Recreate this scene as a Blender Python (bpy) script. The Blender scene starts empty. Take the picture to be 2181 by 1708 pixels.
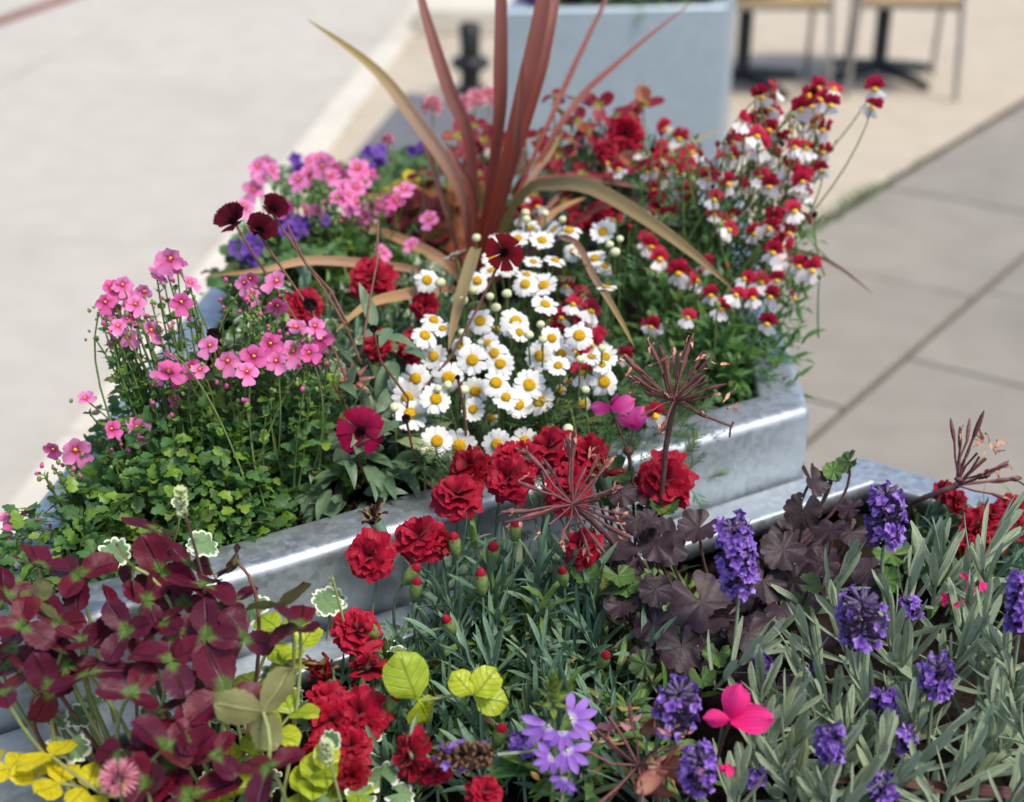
import bpy, math, random
import numpy as np
from mathutils import Matrix, Vector

# ------------------------------------------------------------------ camera, sky, sun, exposure
sc = bpy.context.scene
col = sc.collection
CAM_H, PITCH, FPX, CU, CV = 1.42, math.radians(25), 3000.0, 1090.0, 854.0
cam = bpy.data.cameras.new('camera')
cam.sensor_fit = 'HORIZONTAL'; cam.sensor_width = 36.0; cam.lens = 36.0 * FPX / 2180.0
cam.clip_start = 0.05; cam.clip_end = 500
cam.dof.use_dof = True; cam.dof.focus_distance = 1.09; cam.dof.aperture_fstop = 4.3
co = bpy.data.objects.new('camera', cam); col.objects.link(co)
co.location = (0, 0, CAM_H); co.rotation_euler = (math.radians(90) - PITCH, 0, 0)
sc.camera = co
SUN_EL, SUN_AZ = math.radians(60), math.radians(128)      # azimuth clockwise from +Y
world = bpy.data.worlds.new('World'); sc.world = world; world.use_nodes = True
wn = world.node_tree; bg = wn.nodes['Background']
sky = wn.nodes.new('ShaderNodeTexSky'); sky.sky_type = 'NISHITA'; sky.sun_disc = False
sky.sun_elevation = SUN_EL; sky.sun_rotation = SUN_AZ
sky.dust_density = 2.2; sky.air_density = 0.8; sky.ozone_density = 0.6
wn.links.new(sky.outputs[0], bg.inputs[0]); bg.inputs[1].default_value = 0.15
sl = bpy.data.lights.new('sun', 'SUN'); sl.energy = 2.05; sl.angle = math.radians(12); sl.color = (1.0, 0.94, 0.84)
so = bpy.data.objects.new('sun', sl); col.objects.link(so)
sdir = Vector((math.sin(SUN_AZ) * math.cos(SUN_EL), math.cos(SUN_AZ) * math.cos(SUN_EL), math.sin(SUN_EL)))
so.rotation_euler = sdir.to_track_quat('Z', 'Y').to_euler(); so.location = (4, -3, 6)
sc.view_settings.view_transform = 'Standard'; sc.view_settings.look = 'None'
sc.view_settings.exposure = 0.7; sc.view_settings.gamma = 1.0
sc.cycles.use_denoising = True
sc.cycles.max_bounces = 8; sc.cycles.transparent_max_bounces = 8

rng = random.Random(7)
R = rng.uniform
def G(s): return rng.gauss(0, s)

# ------------------------------------------------------------------ where things stand
def ray(u, v):
    x = (u - CU) / FPX; y = (CV - v) / FPX
    return Vector((x, math.cos(PITCH) + y * math.sin(PITCH), -math.sin(PITCH) + y * math.cos(PITCH)))
def P(u, v, z):                    # point of the sight line at height z
    d = ray(u, v); t = (z - CAM_H) / d.z
    return Vector((d.x * t, d.y * t, z))
def PY(u, v, Y):                   # point of the sight line at ground distance Y
    d = ray(u, v); t = Y / d.y
    return Vector((d.x * t, Y, CAM_H + d.z * t))
def mpp(p):                        # metres per picture unit at p
    return (p.y * math.cos(PITCH) - (p.z - CAM_H) * math.sin(PITCH)) / FPX
K4, K1, K3, K7 = .4653, .4346, .468, .4165
def r1(x, y): return (x * K1, 965.1 + y * K1)
def r2(x, y): return (681.2 + x * K1, 965.1 + y * K1)
def r3(x, y): return (1362.5 + x * K3, 908.3 + y * K3)
def r4(x, y): return (x * K4, 397.4 + y * K4)
def r5(x, y): return (681.2 + x * K4, 397.4 + y * K4)
def r6(x, y): return (1248.9 + x * K4, 113.5 + y * K4)
def r7(x, y): return (510.9 + x * K7, y * K7)
UP = Vector((0, 0, 1)); CAMP = Vector((0, 0, CAM_H))
def tocam(p): return (CAMP - p).normalized()

# ------------------------------------------------------------------ colour and materials
def S(r, g, b):
    f = lambda c: (c / 255 / 12.92) if c / 255 <= .04045 else ((c / 255 + .055) / 1.055) ** 2.4
    return (f(r), f(g), f(b), 1)
MATS = {}
class NT:
    def __init__(s, name):
        m = bpy.data.materials.new(name); m.use_nodes = True; s.m = m; s.t = m.node_tree; s.t.nodes.clear()
        MATS[name] = m
        s.out = s.n('ShaderNodeOutputMaterial')
    def n(s, typ, **kw):
        o = s.t.nodes.new(typ)
        for k, v in kw.items(): setattr(o, k, v)
        return o
    def l(s, a, b): s.t.links.new(a, b)
    def val(s, sock, v):
        if hasattr(v, 'is_linked') or hasattr(v, 'links'): s.l(v, sock)
        else: sock.default_value = v
    def math(s, op, a, b=0.0, clamp=False):
        o = s.n('ShaderNodeMath', operation=op, use_clamp=clamp); s.val(o.inputs[0], a); s.val(o.inputs[1], b); return o.outputs[0]
    def mix(s, f, a, b, blend='MIX'):
        o = s.n('ShaderNodeMix', data_type='RGBA', blend_type=blend); s.val(o.inputs[0], f); s.val(o.inputs[6], a); s.val(o.inputs[7], b); return o.outputs[2]
    def ramp(s, f, pts):
        o = s.n('ShaderNodeValToRGB'); s.val(o.inputs[0], f); e = o.color_ramp.elements
        while len(e) < len(pts): e.new(0.5)
        for i, (p, c) in enumerate(pts): e[i].position = p; e[i].color = c
        return o.outputs[0]
    def rng(s, v, a, b, c=0.0, d=1.0):
        o = s.n('ShaderNodeMapRange', interpolation_type='SMOOTHSTEP'); s.val(o.inputs[0], v)
        for i, q in enumerate((a, b, c, d)): o.inputs[1 + i].default_value = q
        return o.outputs[0]
    def noise(s, scale, detail=3, vec=None, rough=.55):
        o = s.n('ShaderNodeTexNoise'); o.inputs['Scale'].default_value = scale; o.inputs['Detail'].default_value = detail; o.inputs['Roughness'].default_value = rough
        if vec is not None: s.l(vec, o.inputs['Vector'])
        return o.outputs['Fac']
    def bump(s, h, strength, dist=.001):
        o = s.n('ShaderNodeBump'); o.inputs['Strength'].default_value = strength; o.inputs['Distance'].default_value = dist; s.l(h, o.inputs['Height']); return o.outputs[0]
    def bsdf(s, colr, rough=.5, spec=.5, metal=0.0, normal=None, trans=0.0, sheen=0.0, tcol=None):
        p = s.n('ShaderNodeBsdfPrincipled'); s.val(p.inputs['Base Color'], colr); s.val(p.inputs['Roughness'], rough)
        p.inputs['Specular IOR Level'].default_value = spec; s.val(p.inputs['Metallic'], metal)
        if sheen: p.inputs['Sheen Weight'].default_value = sheen
        if normal is not None: s.l(normal, p.inputs['Normal'])
        sh = p.outputs[0]
        if trans:
            t = s.n('ShaderNodeBsdfTranslucent'); s.val(t.inputs[0], tcol if tcol is not None else colr)
            mx = s.n('ShaderNodeMixShader'); mx.inputs[0].default_value = trans; s.l(sh, mx.inputs[1]); s.l(t.outputs[0], mx.inputs[2]); sh = mx.outputs[0]
        s.l(sh, s.out.inputs[0]); return s.m
    def rand(s):                   # one number for each leaf, whether it is an object or a piece of a mass
        a = s.n('ShaderNodeObjectInfo').outputs['Random']; b = s.n('ShaderNodeAttribute', attribute_name='rnd').outputs['Fac']
        return s.math('FRACT', s.math('ADD', a, b))
    def uv(s):
        o = s.n('ShaderNodeSeparateXYZ'); s.l(s.n('ShaderNodeUVMap').outputs[0], o.inputs[0]); return o.outputs[0], o.outputs[1]
    def obj(s): return s.n('ShaderNodeTexCoord').outputs['Object']

def leaf_mat(name, c1, c2, back=None, vein=None, vw=.035, side=0, rough=.45, spec=.4, trans=.25, margin=None, centre=None, specks=0, sheen=0, radial=False, tip=None, aged=.45):
    k = NT(name); r = k.rand(); u, v = k.uv(); oc = k.obj()
    c = k.mix(r, c1, c2)
    nz = k.noise(230, 3, oc)
    c = k.mix(k.math('MULTIPLY', k.rng(nz, .35, .7), .35), c, k.mix(.5, c, (0, 0, 0, 1)))
    r2_ = k.math('FRACT', k.math('MULTIPLY', r, 13.7))
    c = k.mix(k.rng(r2_, .82, 1.0, 0, aged), c, k.mix(.5, c2, S(176, 160, 70)))
    if tip is not None: c = k.mix(k.rng(v, .55, 1.0), c, tip)
    d = k.math('ABSOLUTE', k.math('SUBTRACT', u, .5))
    h = nz
    if vein is not None:
        if radial:
            w = k.math('ABSOLUTE', k.math('SINE', k.math('MULTIPLY', u, math.pi * 7)))
            m = k.math('MULTIPLY', k.rng(w, .0, .10, 1, 0), k.rng(v, .4, .9, 1, 0)); c = k.mix(k.math('MULTIPLY', m, .6), c, vein); h = k.math('SUBTRACT', nz, k.math('MULTIPLY', m, .35))
        else:
            m = k.rng(d, vw * .3, vw, 1, 0)
            if side:
                w = k.math('ABSOLUTE', k.math('SINE', k.math('MULTIPLY', k.math('SUBTRACT', v, k.math('MULTIPLY', d, .6)), side * math.pi)))
                m = k.math('MAXIMUM', m, k.math('MULTIPLY', k.rng(w, .02, .35, 1, 0), .55))
            c = k.mix(k.math('MULTIPLY', m, .75), c, vein); h = k.math('SUBTRACT', nz, m)
    if centre is not None:         # ragged pale heart at the base of a clover leaflet
        q = k.math('ADD', k.math('MULTIPLY', d, .5), v)
        q = k.math('ADD', q, k.math('MULTIPLY', k.math('SUBTRACT', k.noise(420, 3, oc), .5), .34))
        c = k.mix(k.rng(q, .16, .42, 1, 0), c, centre)
    if margin is not None:
        q = k.math('ADD', v if radial else k.math('MULTIPLY', d, 2), k.math('MULTIPLY', k.math('SUBTRACT', k.noise(300, 2, oc), .5), .35))
        c = k.mix(k.rng(q, .78, .9), c, margin)
    if back is not None:
        c = k.mix(k.n('ShaderNodeNewGeometry').outputs['Backfacing'], c, k.mix(k.math('MULTIPLY', nz, .3), back, c1))
    if specks:
        vo = k.n('ShaderNodeTexVoronoi'); vo.inputs['Scale'].default_value = 260; k.l(oc, vo.inputs['Vector'])
        sep = k.n('ShaderNodeSeparateColor'); k.l(vo.outputs['Color'], sep.inputs[0])
        m = k.math('MULTIPLY', k.rng(vo.outputs['Distance'], .14, .2, 1, 0), k.math('GREATER_THAN', sep.outputs[0], 1 - specks))
        c = k.mix(m, c, S(214, 205, 190))
    return k.bsdf(c, rough, spec, 0, k.bump(h, .7, .0008), trans, sheen)

def petal_mat(name, base, tip, edge=None, mid=None, rough=.55, spec=.25, trans=.3, vary=.25, streak=.25, sheen=.0, blotch=None):
    k = NT(name); r = k.rand(); u, v = k.uv(); oc = k.obj()
    c = k.mix(k.rng(v, .1, .75), base, tip)
    if mid is not None: c = k.mix(k.rng(v, .02, .26, 1, 0), c, mid)
    if edge is not None: c = k.mix(k.rng(k.math('ABSOLUTE', k.math('SUBTRACT', u, .5)), .3, .5), c, edge)
    st = k.math('SINE', k.math('ADD', k.math('MULTIPLY', u, 46), k.math('MULTIPLY', k.noise(160, 2, oc), 3)))
    c = k.mix(k.math('MULTIPLY', k.rng(st, 0, 1), streak), c, k.mix(.35, c, (0, 0, 0, 1)))
    c = k.mix(k.math('MULTIPLY', r, vary), c, k.mix(.5, c, (0, 0, 0, 1)))
    if blotch is not None: c = k.mix(k.rng(k.noise(150, 2, oc), .5, .68), c, blotch); c = k.mix(k.rng(k.noise(210, 2, oc), .56, .66, 0, .6), c, S(70, 40, 120))
    h = k.math('ADD', k.math('MULTIPLY', st, .5), k.noise(300, 3, oc))
    return k.bsdf(c, rough, spec, 0, k.bump(h, .35, .0005), trans, sheen)

def plain_mat(name, c1, c2, rough=.6, spec=.3, scale=200, bump=.5, dist=.001, trans=0, metal=0):
    k = NT(name); oc = k.obj(); nz = k.noise(scale, 4, oc)
    c = k.mix(k.rng(nz, .3, .7), c1, c2); c = k.mix(k.math('MULTIPLY', k.rand(), .3), c, k.mix(.5, c, (0, 0, 0, 1)))
    return k.bsdf(c, rough, spec, metal, k.bump(nz, bump, dist), trans)

def ground_mat(name, c1, c2, stain, fine=90, rough=.85, st=.5):
    k = NT(name); g = k.n('ShaderNodeNewGeometry').outputs['Position']
    big = k.noise(.9, 5, g); mid = k.noise(7, 5, g); fin = k.noise(fine, 4, g, .7)
    c = k.mix(k.rng(mid, .3, .7), c1, c2); c = k.mix(k.rng(big, .48, .72, 0, st), c, stain)
    c = k.mix(k.rng(k.noise(13, 2, g), .66, .72, 0, .3), c, stain)
    c = k.mix(k.rng(fin, .45, .75, 0, .3), c, k.mix(.5, c, (0, 0, 0, 1)))
    c = k.mix(k.math('MULTIPLY', k.n('ShaderNodeObjectInfo').outputs['Random'], .5), c, k.mix(.5, c, stain))
    return k.bsdf(c, rough, .3, 0, k.bump(fin, .5, .003))

def steel_mat(name, tint=(.55, .60, .63), rough=(.40, .62), dull=.0):
    k = NT(name); oc = k.obj()
    vo = k.n('ShaderNodeTexVoronoi'); vo.inputs['Scale'].default_value = 150
    wv = k.n('ShaderNodeVectorMath', operation='ADD'); k.l(oc, wv.inputs[0])
    nn = k.n('ShaderNodeTexNoise'); nn.inputs['Scale'].default_value = 60; k.l(oc, nn.inputs['Vector'])
    sc_ = k.n('ShaderNodeVectorMath', operation='SCALE'); k.l(nn.outputs['Color'], sc_.inputs[0]); sc_.inputs['Scale'].default_value = .008
    k.l(sc_.outputs[0], wv.inputs[1]); k.l(wv.outputs[0], vo.inputs['Vector'])
    sep = k.n('ShaderNodeSeparateColor'); k.l(vo.outputs['Color'], sep.inputs[0])
    spang = sep.outputs[0]
    big = k.noise(5, 5, oc); fin = k.noise(160, 4, oc, .7)
    t = (*tint, 1); dk = tuple(x * .7 for x in tint) + (1,)
    c = k.mix(k.math('ADD', k.math('MULTIPLY', spang, .55), k.math('MULTIPLY', fin, .5), True), dk, t)
    c = k.mix(k.rng(big, .5, .74, 0, .3), c, S(186, 194, 198))
    sp = k.noise(26, 3, oc)
    c = k.mix(k.rng(sp, .74, .78, 0, .45), c, S(128, 112, 92))
    # pale run-down streaks
    mp = k.n('ShaderNodeMapping'); mp.inputs['Scale'].default_value = (34, 34, 2.4); k.l(oc, mp.inputs[0])
    c = k.mix(k.rng(k.noise(1, 3, mp.outputs[0]), .62, .75, 0, .3), c, S(208, 214, 216))
    rg = k.math('ADD', k.math('MULTIPLY', fin, rough[1] - rough[0]), k.math('ADD', k.math('MULTIPLY', spang, .08), rough[0] - .02))
    return k.bsdf(c, rg, .5, .92 - dull, k.bump(k.math('ADD', fin, k.math('MULTIPLY', spang, .5)), .25, .0005))

M = MATS
ground_mat('sub_base', S(120, 112, 100), S(96, 90, 82), S(84, 78, 70))
ground_mat('road_concrete', S(187, 182, 170), S(178, 173, 161), S(163, 158, 147), st=.5)
ground_mat('sand_concrete', S(186, 175, 156), S(176, 165, 146), S(158, 146, 126), st=.4)
ground_mat('patch_grey', S(112, 113, 116), S(100, 101, 105), S(88, 88, 92))
ground_mat('grey_slab', S(148, 142, 131), S(139, 133, 122), S(118, 113, 104), st=.7)
ground_mat('kerb_stone', S(208, 202, 188), S(198, 192, 177), S(176, 166, 150))
ground_mat('red_stone', S(140, 96, 88), S(124, 84, 78), S(104, 74, 70))
steel_mat('galvanised'); steel_mat('galvanised_far', (.44, .53, .58), (.45, .62), .2)
k = NT('soil'); oc = k.obj(); n1 = k.noise(60, 5, oc, .7); n2 = k.noise(400, 3, oc, .7)
cc = k.mix(k.rng(n1, .35, .7), S(30, 23, 18), S(58, 45, 35)); cc = k.mix(k.rng(n2, .62, .72, 0, .5), cc, S(96, 78, 58))
k.bsdf(cc, .95, .15, 0, k.bump(k.math('ADD', n1, n2), 1.0, .006))
plain_mat('twig', S(96, 70, 48), S(60, 44, 32)); plain_mat('black_metal', S(26, 27, 29), S(34, 35, 38), .45, .4, 80, .1)
plain_mat('aluminium', S(176, 172, 166), S(160, 156, 150), .35, .5, 120, .1, metal=.7)
plain_mat('tan_weave', S(190, 168, 130), S(158, 136, 100), .7, .2, 160, .6)
plain_mat('dark_top', S(70, 60, 52), S(56, 48, 42), .4, .4, 40, .2)
plain_mat('stem_green', S(92, 116, 62), S(112, 132, 72), .5, .3, 150, .3, trans=.1)
plain_mat('stem_pale', S(138, 152, 92), S(160, 164, 104), .5, .3, 150, .3, trans=.15)
plain_mat('stem_red', S(104, 62, 52), S(124, 84, 66), .5, .3, 150, .3)
plain_mat('stem_brown', S(86, 60, 58), S(108, 78, 72), .55, .3, 150, .4)
plain_mat('stem_glaucous', S(96, 124, 102), S(112, 138, 112), .5, .3, 150, .3)
plain_mat('stem_grey', S(122, 138, 116), S(136, 150, 126), .6, .3, 150, .3)
plain_mat('bud_red', S(160, 18, 30), S(110, 10, 22), .5, .3); plain_mat('bud_dark', S(34, 22, 28), S(60, 34, 40), .5, .3)
plain_mat('bud_cream', S(216, 216, 180), S(188, 196, 140), .6, .3, 300)
plain_mat('bud_green', S(96, 122, 66), S(126, 146, 82), .5, .3)
plain_mat('seed_red', S(126, 76, 76), S(96, 58, 60), .55, .3, 260, .5); plain_mat('seed_tip', S(206, 160, 132), S(150, 92, 78), .7, .2, 300)
plain_mat('calyx_purple', S(74, 54, 104), S(112, 98, 122), .7, .2, 300); plain_mat('dry_brown', S(120, 92, 68), S(82, 60, 50), .8, .1, 300)
leaf_mat('diascia_leaf', S(58, 98, 56), S(86, 126, 62), S(104, 134, 88), S(112, 142, 84), .04, 0, .5, .35, .3)
leaf_mat('diascia_young', S(108, 150, 52), S(132, 168, 62), None, S(150, 176, 96), .04, 0, .4, .4, .4)
leaf_mat('cosmos_leaf', S(88, 114, 84), S(108, 134, 98), S(126, 146, 116), S(136, 152, 116), .04, 0, .45, .4, .2)
leaf_mat('daisy_leaf', S(66, 98, 58), S(88, 120, 74), None, None, rough=.5, trans=.2)
leaf_mat('nemesia_leaf', S(60, 104, 54), S(86, 130, 64), S(104, 136, 82), S(96, 136, 72), .04, 0, .4, .45, .28)
leaf_mat('carnation_leaf', S(92, 124, 100), S(114, 146, 116), S(106, 134, 110), S(120, 146, 122), .06, 0, .45, .4, .18)
leaf_mat('carnation_leaf_green', S(82, 118, 54), S(112, 144, 66), None, S(132, 158, 92), .06, 0, .45, .4, .25)
leaf_mat('lavender_leaf', S(136, 154, 122), S(156, 172, 138), S(160, 174, 146), S(112, 134, 104), .12, 0, .7, .2, .15, sheen=.25)
leaf_mat('clover_leaf', S(100, 12, 36), S(76, 16, 42), S(124, 130, 80), S(40, 8, 22), .07, 16, .45, .3, .14, specks=.006, aged=.08, centre=S(82, 112, 46))
leaf_mat('jenny_leaf', S(190, 202, 44), S(160, 182, 46), None, S(120, 146, 36), .045, 5, .4, .4, .35)
leaf_mat('jenny_gold', S(222, 206, 30), S(204, 194, 38), None, S(160, 146, 30), .045, 5, .4, .4, .35)
leaf_mat('geranium_dark', S(48, 35, 41), S(64, 47, 53), S(72, 66, 58), S(84, 62, 66), rough=.5, spec=.3, trans=.1, specks=.035, radial=True, aged=.04)
leaf_mat('geranium_green', S(92, 128, 58), S(70, 92, 52), None, S(140, 160, 92), rough=.5, trans=.25, radial=True, margin=None)
leaf_mat('variegated_leaf', S(96, 130, 86), S(120, 150, 100), None, S(160, 184, 136), rough=.55, trans=.25, margin=S(226, 230, 206), radial=True)
leaf_mat('ivy_green', S(70, 108, 60), S(92, 128, 72), None, S(130, 156, 104), rough=.5, trans=.25, radial=True)
leaf_mat('heuchera_leaf', S(150, 62, 36), S(182, 96, 58), S(150, 80, 80), S(104, 40, 30), rough=.5, trans=.3, radial=True)
leaf_mat('heuchera_red', S(118, 26, 32), S(138, 44, 40), None, S(74, 14, 20), rough=.5, trans=.3, radial=True)
leaf_mat('crimson_leaf', S(130, 22, 44), S(158, 34, 58), S(124, 96, 70), S(88, 12, 30), .05, 10, .45, .4, .28, centre=S(150, 160, 60))
leaf_mat('red_green_leaf', S(104, 34, 36), S(78, 84, 50), None, S(70, 24, 24), .05, 6, .5, .4, .25)
leaf_mat('dry_leaf', S(176, 140, 84), S(146, 104, 60), None, None, rough=.7, trans=.25)
leaf_mat('bract_pale', S(196, 208, 150), S(210, 218, 176), None, S(160, 180, 110), rough=.6, trans=.3, radial=True)
leaf_mat('sepal', S(92, 116, 62), S(118, 138, 78), None, None, trans=.2)
petal_mat('daisy_petal', S(236, 236, 226), S(240, 240, 238), trans=.25, vary=.04, streak=.05)
petal_mat('daisy_old', S(214, 206, 176), S(222, 216, 196), trans=.25, vary=.2, streak=.2)
petal_mat('nemesia_red', S(140, 8, 40), S(200, 26, 68), mid=S(80, 4, 24), vary=.35, trans=.3)
petal_mat('nemesia_white', S(240, 232, 226), S(242, 236, 236), trans=.3, vary=.06, streak=.08)
petal_mat('diascia_pink', S(222, 104, 160), S(238, 146, 200), mid=S(176, 40, 96), vary=.12, trans=.35, streak=.1)
petal_mat('diascia_deep', S(206, 70, 136), S(228, 110, 174), mid=S(150, 24, 76), vary=.2, trans=.35, streak=.15)
petal_mat('cosmos_magenta', S(100, 2, 42), S(144, 4, 60), vary=.15, trans=.25, streak=.22, spec=.12)
petal_mat('cosmos_dark', S(46, 2, 14), S(72, 4, 24), vary=.25, trans=.12, streak=.4, spec=.08, rough=.7)
petal_mat('cosmos_maroon', S(56, 0, 10), S(92, 0, 18), vary=.2, trans=.12, streak=.3, spec=.08, rough=.7)
petal_mat('carnation_red', S(118, 0, 24), S(164, 2, 42), vary=.2, trans=.22, streak=.2, sheen=.08)
petal_mat('carnation_dark', S(92, 2, 16), S(132, 4, 24), vary=.2, trans=.2, streak=.25)
petal_mat('hot_pink', S(246, 30, 122), S(250, 60, 146), vary=.1, trans=.35, streak=.2)
petal_mat('magenta_pink', S(214, 40, 140), S(232, 96, 170), vary=.1, trans=.35, streak=.3)
petal_mat('pale_pink', S(226, 130, 150), S(238, 168, 182), vary=.2, trans=.3)
petal_mat('scaevola_violet', S(158, 104, 206), S(176, 130, 222), mid=S(216, 206, 232), vary=.15, trans=.3, streak=.25)
petal_mat('lavender_violet', S(124, 78, 184), S(150, 108, 206), blotch=S(186, 150, 226), vary=.3, trans=.25, streak=.1)
petal_mat('lobelia_violet', S(96, 56, 150), S(124, 80, 178), vary=.4, trans=.25, streak=.1)
petal_mat('withered_petal', S(176, 104, 92), S(206, 150, 124), edge=S(150, 60, 70), vary=.4, trans=.2, streak=.5)
k = NT('disc_yellow'); oc = k.obj(); vo = k.n('ShaderNodeTexVoronoi'); vo.inputs['Scale'].default_value = 1250; k.l(oc, vo.inputs['Vector'])
dd = k.math('SUBTRACT', 1, vo.outputs['Distance']); k.bsdf(k.mix(k.rng(dd, .25, .85), S(196, 134, 8), S(244, 206, 26)), .6, .2, 0, k.bump(dd, 1, .0009), .1)
plain_mat('throat_yellow', S(242, 190, 20), S(226, 160, 10), .5, .3); plain_mat('disc_dark', S(56, 14, 20), S(26, 8, 12), .7, .2, 700, 1.0, .001)

# ------------------------------------------------------------------ mesh tools
class MB:
    def __init__(s): s.v = []; s.f = []; s.uv = []; s.mi = []; s.rnd = []
    def grid(s, rows, uvs=None, mat=0, M4=None, wrap=False):
        b = len(s.v); nr, nc = len(rows), len(rows[0])
        for i, r in enumerate(rows):
            for j, p in enumerate(r):
                p = Vector(p); s.v.append(tuple(M4 @ p) if M4 is not None else tuple(p))
                s.uv.append(uvs[i][j] if uvs else (j / max(1, nc - 1), i / max(1, nr - 1)))
        for i in range(nr - 1):
            for j in range(nc - 1 + (1 if wrap else 0)):
                j2 = (j + 1) % nc
                s.f.append((b + i * nc + j, b + i * nc + j2, b + (i + 1) * nc + j2, b + (i + 1) * nc + j)); s.mi.append(mat)
        return s
    def face(s, pts, mat=0):
        b = len(s.v); s.v += [tuple(p) for p in pts]; s.uv += [(0, 0)] * len(pts); s.f.append(tuple(range(b, b + len(pts)))); s.mi.append(mat); return s
    def tube(s, pts, r0, r1=None, n=5, mat=0, prof=None):
        pts = [Vector(p) for p in pts]; r1 = r0 if r1 is None else r1; rows = []; m = len(pts)
        ref = Vector((.31, .77, .55))
        for i, p in enumerate(pts):
            d = (pts[min(i + 1, m - 1)] - pts[max(i - 1, 0)]).normalized()
            a = d.cross(ref)
            if a.length < .05: a = d.cross(Vector((1, 0, 0)))
            a.normalize(); b = d.cross(a); t = i / (m - 1); r = prof[i] if prof else r0 + (r1 - r0) * t
            rows.append([p + a * (r * math.cos(2 * math.pi * q / n)) + b * (r * math.sin(2 * math.pi * q / n)) for q in range(n)])
        s.grid(rows, None, mat, None, True); return s
    def box(s, c, sz, mat=0, M4=None):
        cx, cy, cz = c; x, y, z = sz[0] / 2, sz[1] / 2, sz[2] / 2; b = len(s.v)
        for q in ((-x, -y, -z), (x, -y, -z), (x, y, -z), (-x, y, -z), (-x, -y, z), (x, -y, z), (x, y, z), (-x, y, z)):
            p = Vector((q[0] + cx, q[1] + cy, q[2] + cz)); s.v.append(tuple(M4 @ p) if M4 is not None else tuple(p)); s.uv.append((0, 0))
        for f in ((0, 3, 2, 1), (4, 5, 6, 7), (0, 1, 5, 4), (1, 2, 6, 5), (2, 3, 7, 6), (3, 0, 4, 7)):
            s.f.append(tuple(b + i for i in f)); s.mi.append(mat)
        return s
    def ball(s, c, r, n=8, m=5, mat=0, sq=(1, 1, 1), bump=0, M4=None):
        rows = []
        for i in range(m + 1):
            a = -math.pi / 2 + math.pi * i / m; rr = math.cos(a) * r + 1e-5
            rows.append([(c[0] + sq[0] * rr * math.cos(2 * math.pi * j / n) * (1 + R(-bump, bump)), c[1] + sq[1] * rr * math.sin(2 * math.pi * j / n) * (1 + R(-bump, bump)), c[2] + sq[2] * r * math.sin(a)) for j in range(n)])
        s.grid(rows, None, mat, M4, True); return s
    def add(s, other, M4=None, mat=0, rnd=None):
        b = len(s.v)
        s.v += [tuple(M4 @ Vector(p)) for p in other.v] if M4 is not None else other.v
        s.uv += other.uv; s.f += [tuple(i + b for i in f) for f in other.f]; s.mi += [mat + i for i in other.mi]; return s
    def mesh(s, name, mats, smooth=True):
        me = bpy.data.meshes.new(name); me.from_pydata(s.v, [], s.f)
        for m in (mats if isinstance(mats, (list, tuple)) else [mats]): me.materials.append(MATS[m])
        uvl = me.uv_layers.new(name='UVMap'); lv = np.empty(len(me.loops), np.int32); me.loops.foreach_get('vertex_index', lv)
        uvl.data.foreach_set('uv', np.asarray(s.uv, np.float32)[lv].ravel())
        me.polygons.foreach_set('material_index', np.asarray(s.mi, np.int32)); me.polygons.foreach_set('use_smooth', np.full(len(s.f), smooth))
        me.update(); return me

def blade(L, W, prof, n=5, m=2, bend=0., base=0., fold=0., cup=0., wave=0., ruffle=0., rk=3., notch=0., lobes=2, serr=0., twist=0., ph=0.):
    """one leaf or petal: base at the origin, along +Y, face +Z"""
    b = MB(); rows = []; uvs = []; y = z = 0.
    for i in range(n + 1):
        t = i / n; a = base + bend * t
        if i: y += math.cos(a) * L / n; z += math.sin(a) * L / n
        w = W / 2 * prof(t); row = []; uv = []
        for j in range(2 * m + 1):
            s_ = (j - m) / m; ww = w * (1 + serr * (1 if i % 2 else -1) * (abs(s_) > .9))
            h = fold * abs(s_) * w + cup * s_ * s_ * w + wave * W * math.sin(t * 9 + s_ * 2 + ph) + ruffle * W * t * t * math.sin(s_ * rk + ph + t * 2)
            yy = -notch * L * max(0, (t - .6) / .4) ** 2 * (.5 - .5 * math.cos(s_ * math.pi * lobes + math.pi)) if notch else 0
            tw = twist * t; x = s_ * ww
            row.append((x * math.cos(tw) - h * math.sin(tw), y + yy * math.cos(a) - h * math.sin(a), z + yy * math.sin(a) + h * math.cos(a) + x * math.sin(tw))); uv.append((j / (2 * m), t))
        rows.append(row); uvs.append(uv)
    return b.grid(rows, uvs)
def P_lance(t): return max(.02, math.sin(math.pi * t ** .75) ** .9 * (1 - .15 * t))
def P_ovate(t): return max(.03, math.sin(math.pi * min(1, .06 + t * .94)) ** .6 * (1.15 - .45 * t)) if t < .999 else .03
def P_round(t): return max(.05, (1 - (2 * t - 1.0) ** 2) ** .5)
def P_obov(t): return max(.06, math.sin(math.pi * (.04 + .93 * t ** 1.25)) ** .65)
def P_lin(t): return max(.05, min(1, .55 + 2 * t) * (1 if t < .55 else (1 - ((t - .55) / .45) ** 2) ** .7 + .02))
def P_blunt(t): return max(.12, min(1, .5 + 1.6 * t) * (1 if t < .7 else (1 - ((t - .7) / .3) ** 2 * .93) ** .5))
def P_pet(t): return .3 + .7 * math.sin(min(1, t * 1.35) * math.pi / 2) if t < .8 else (1 - ((t - .8) / .2) ** 2 * .62)
def P_fan(t): return .12 + .95 * t ** .8 if t < .85 else (.12 + .95 * t ** .8) * (1 - ((t - .85) / .15) ** 2 * .25)
def P_strap(t): return max(.03, min(1, .45 + 2.2 * t) * (1 - t ** 2.6))

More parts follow.
